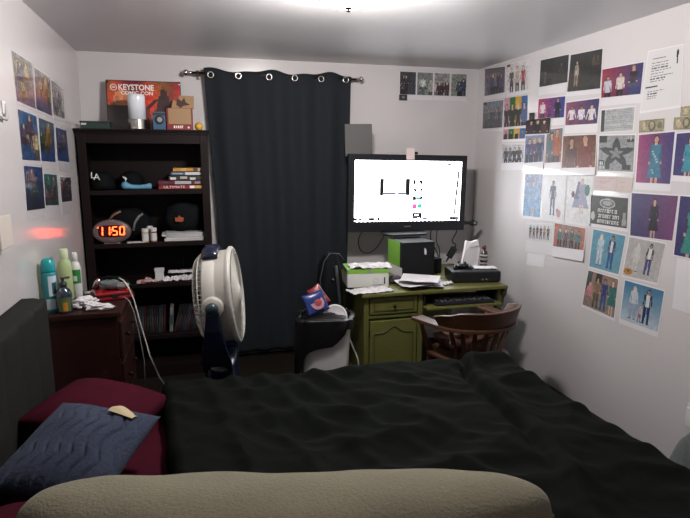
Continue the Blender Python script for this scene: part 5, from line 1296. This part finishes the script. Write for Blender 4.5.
A = canvas(54, 54, (150,120,104), (150,130,110)); rec(A,0,0,.16,.6,(70,84,76)); rec(A,.3,0,.5,.3,(50,50,56)); person(A,.14,.3,.75,(196,120,120),(224,180,160),(206,120,130),(150,120,110)); person(A,.38,.12,.82,(60,40,30),(206,160,130),(150,110,80),(90,80,70)); person(A,.62,.1,.85,(40,26,24),(190,140,110),(44,66,130),(40,80,150)); person(A,.87,.08,.9,(140,40,30),(222,176,150),(40,110,110),(50,110,110),True,(44,116,112)); D['a35'] = (mott(A,.15,35), 'lowest left print, four people in a row with a red-haired one at the end', .02, 0)
A = canvas(54, 54, (50,120,166), (190,204,216)); A = duo(A, ((200,206,214),(150,160,190)), ((34,40,66),(24,44,90)), .86); person(A,.5,.5,.42,(196,90,70),(224,190,170),(196,170,170),(170,90,90)); D['a36'] = (mott(A,.08,36), 'lowest right print, a couple and a small child on fading blue', .03, 0)
D['a37'] = (None, 'plain white sheet at the right edge under the indigo print', 0, 0)
D['a38'] = (None, 'small blank label stuck below the row of six tiny figures', 0, 0)
for k, (A, lab, ext, gl) in D.items():
    nm, ct = ('banknote', 'banknote') if k in ('a15', 'a16', 'a17') else ('paper_note', 'note') if k in ('a24', 'a24b', 'a38', 'a37', 'a14', 'a13', 'a7t') else ('wall_print', 'print')
    g = 'banknotes pinned on the right wall' if ct == 'banknote' else GR
    wall_print(QR[k], A, lab, ct, 'R', max(ext, .001), .0015 if ext < .005 else .007, gl > 0, g, .004 if k in ('a7', 'a7t') else (.0015 if k in ('a24b', 'a17') else 0), nm, curl={2: .010, 3: .012}.get(gl, 0))
b = BM(); ell_ = [(.02, .03), (-.02, .035), (-.03, .0), (-.01, -.03), (.02, -.02)]
poly_prism(b, ell_, lambda a, c, d: (-d, a, c), .0005, .004); thing1('wall_sticker', b, mat('dark_purple_mark', (.06, .04, .07), .6), 'small dark sticker at the right edge below the plain white sheet', 'sticker', (XR, 2.17, .835))
# left wall
def anime(seed, bg0, bg1, cols, n=6, H=.62):
    A = canvas(40, 58, bg0, bg1); rs = np.random.RandomState(seed)
    for i in range(n):
        cx = .06 + .58*rs.rand(); y = .06 + .42*rs.rand(); c = cols[i % len(cols)]
        trap(A, cx, .08, y, .16, y+.4, tuple(int(v*.7) for v in c)); person(A, cx, y, H*(.7+.4*rs.rand()), cols[(i+1) % len(cols)], (216,180,156), c, tuple(int(v*.5) for v in c), rs.rand() < .6)
    return mott(A, .35, seed)
LW = {'l1': ((150,150,140),(120,90,120),((196,160,90),(120,110,140),(200,180,120)), 'golden figure print at the top left of the nine prints', .012),
 'l2': ((150,146,140),(70,60,110),((200,170,90),(90,80,130),(206,180,130)), 'golden and violet print in the middle of the top row', .012),
 'l3': ((176,172,172),(150,140,150),((170,150,140),(120,110,130),(140,150,140)), 'faded grey lilac print at the right end of the top row', .025),
 'l4': ((40,100,160),(40,70,130),((200,150,120),(90,60,90),(196,180,130)), 'blue-topped crowded print at the left of the middle row', .022),
 'l5': ((60,90,130),(30,60,130),((196,150,50),(30,80,60),(180,130,60)), 'green and orange print in the centre of the nine', .04),
 'l6': ((60,80,140),(40,70,140),((110,110,150),(150,120,140),(70,90,150)), 'dull blue print at the right end of the middle row', .06),
 'l7': ((36,66,140),(30,40,60),((190,170,180),(50,90,80),(150,110,130)), 'dark blue print with a pale tall figure at the lower left', .04),
 'l8': ((40,110,100),(40,90,90),((120,60,70),(50,130,110),(110,90,110)), 'sea-green print in the middle of the bottom row', .07),
 'l9': ((50,60,80),(50,50,70),((110,60,80),(70,80,90),(120,80,100)), 'dark slate print at the lower right next to the bookcase', .075)}
for i, (k, (b0, b1, cs, lab, ext)) in enumerate(LW.items()):
    wall_print(QL[k], anime(60+i, b0, b1, cs), lab + ' on the left wall', 'print', 'L', ext, .006, True, 'picture prints on the left wall')
# back wall strip of four
GS = 'picture prints above the television'
for i, (x0, x1, seed, bg, cols, lab) in enumerate(((1.726, 1.872, 90, (60,62,72), ((84,70,76),(50,54,66)), 'leftmost and darkest of four small prints on the back wall'),
    (1.886, 2.030, 91, (120,130,130), ((196,206,200),(60,70,70),(150,160,150)), 'pale grey-green print, second from the left on the back wall'),
    (2.046, 2.190, 92, (150,146,150), ((80,50,66),(190,180,186),(70,44,56)), 'print with a white central figure, third from the left on the back wall'),
    (2.206, 2.352, 93, (130,140,130), ((50,70,110),(110,60,70),(60,80,100)), 'blue-green print, rightmost of four on the back wall'))):
    t = empty('wall_print', lab, 'print', ((x0+x1)/2, YB, 2.30), 0, GS); w_ = (x1-x0)/2
    boxo('page', -w_-.006, w_+.006, -.002, -.0005, -.135, .098, M_page, t, bev=0)
    A = anime(seed, bg, bg, cols, 4, .9)
    print_mesh('picture', A, lambda u, v: (-w_+2*w_*u, -.0026, .094-.188*v), M_print, t)
t = empty('name_card', 'tiny black card at the lower left corner of the four back wall prints', 'card', (1.758, YB, 2.182), 0)
boxo('card', -.037, .037, -.0042, -.0021, -.027, .022, M_ink, t, bev=0)
b = BM(); [box(b, x, x+.006, -.0048, -.0041, -.008, .008) for x in (-.012, -.003, .006)]; obj('card_mark', b, M_greyink, t)

# ------------------------------------------------------------------ camera + light
w = bpy.data.worlds.new('room_dark'); SC.world = w; w.use_nodes = True
w.node_tree.nodes['Background'].inputs[0].default_value = (.02, .02, .022, 1); w.node_tree.nodes['Background'].inputs[1].default_value = 1
cam = bpy.data.cameras.new('camera'); co = bpy.data.objects.new('camera', cam); COL.objects.link(co)
cam.sensor_fit = 'HORIZONTAL'; cam.sensor_width = 36; cam.lens = 36*548/690; cam.clip_start = .02
co.location = (0, 0, 1.65); co.rotation_euler = (R(90-10.24), 0, R(-15.08)); SC.camera = co
SC.cycles.max_bounces = 8; SC.cycles.diffuse_bounces = 5; SC.cycles.use_denoising = True
SC.view_settings.exposure = 0.0
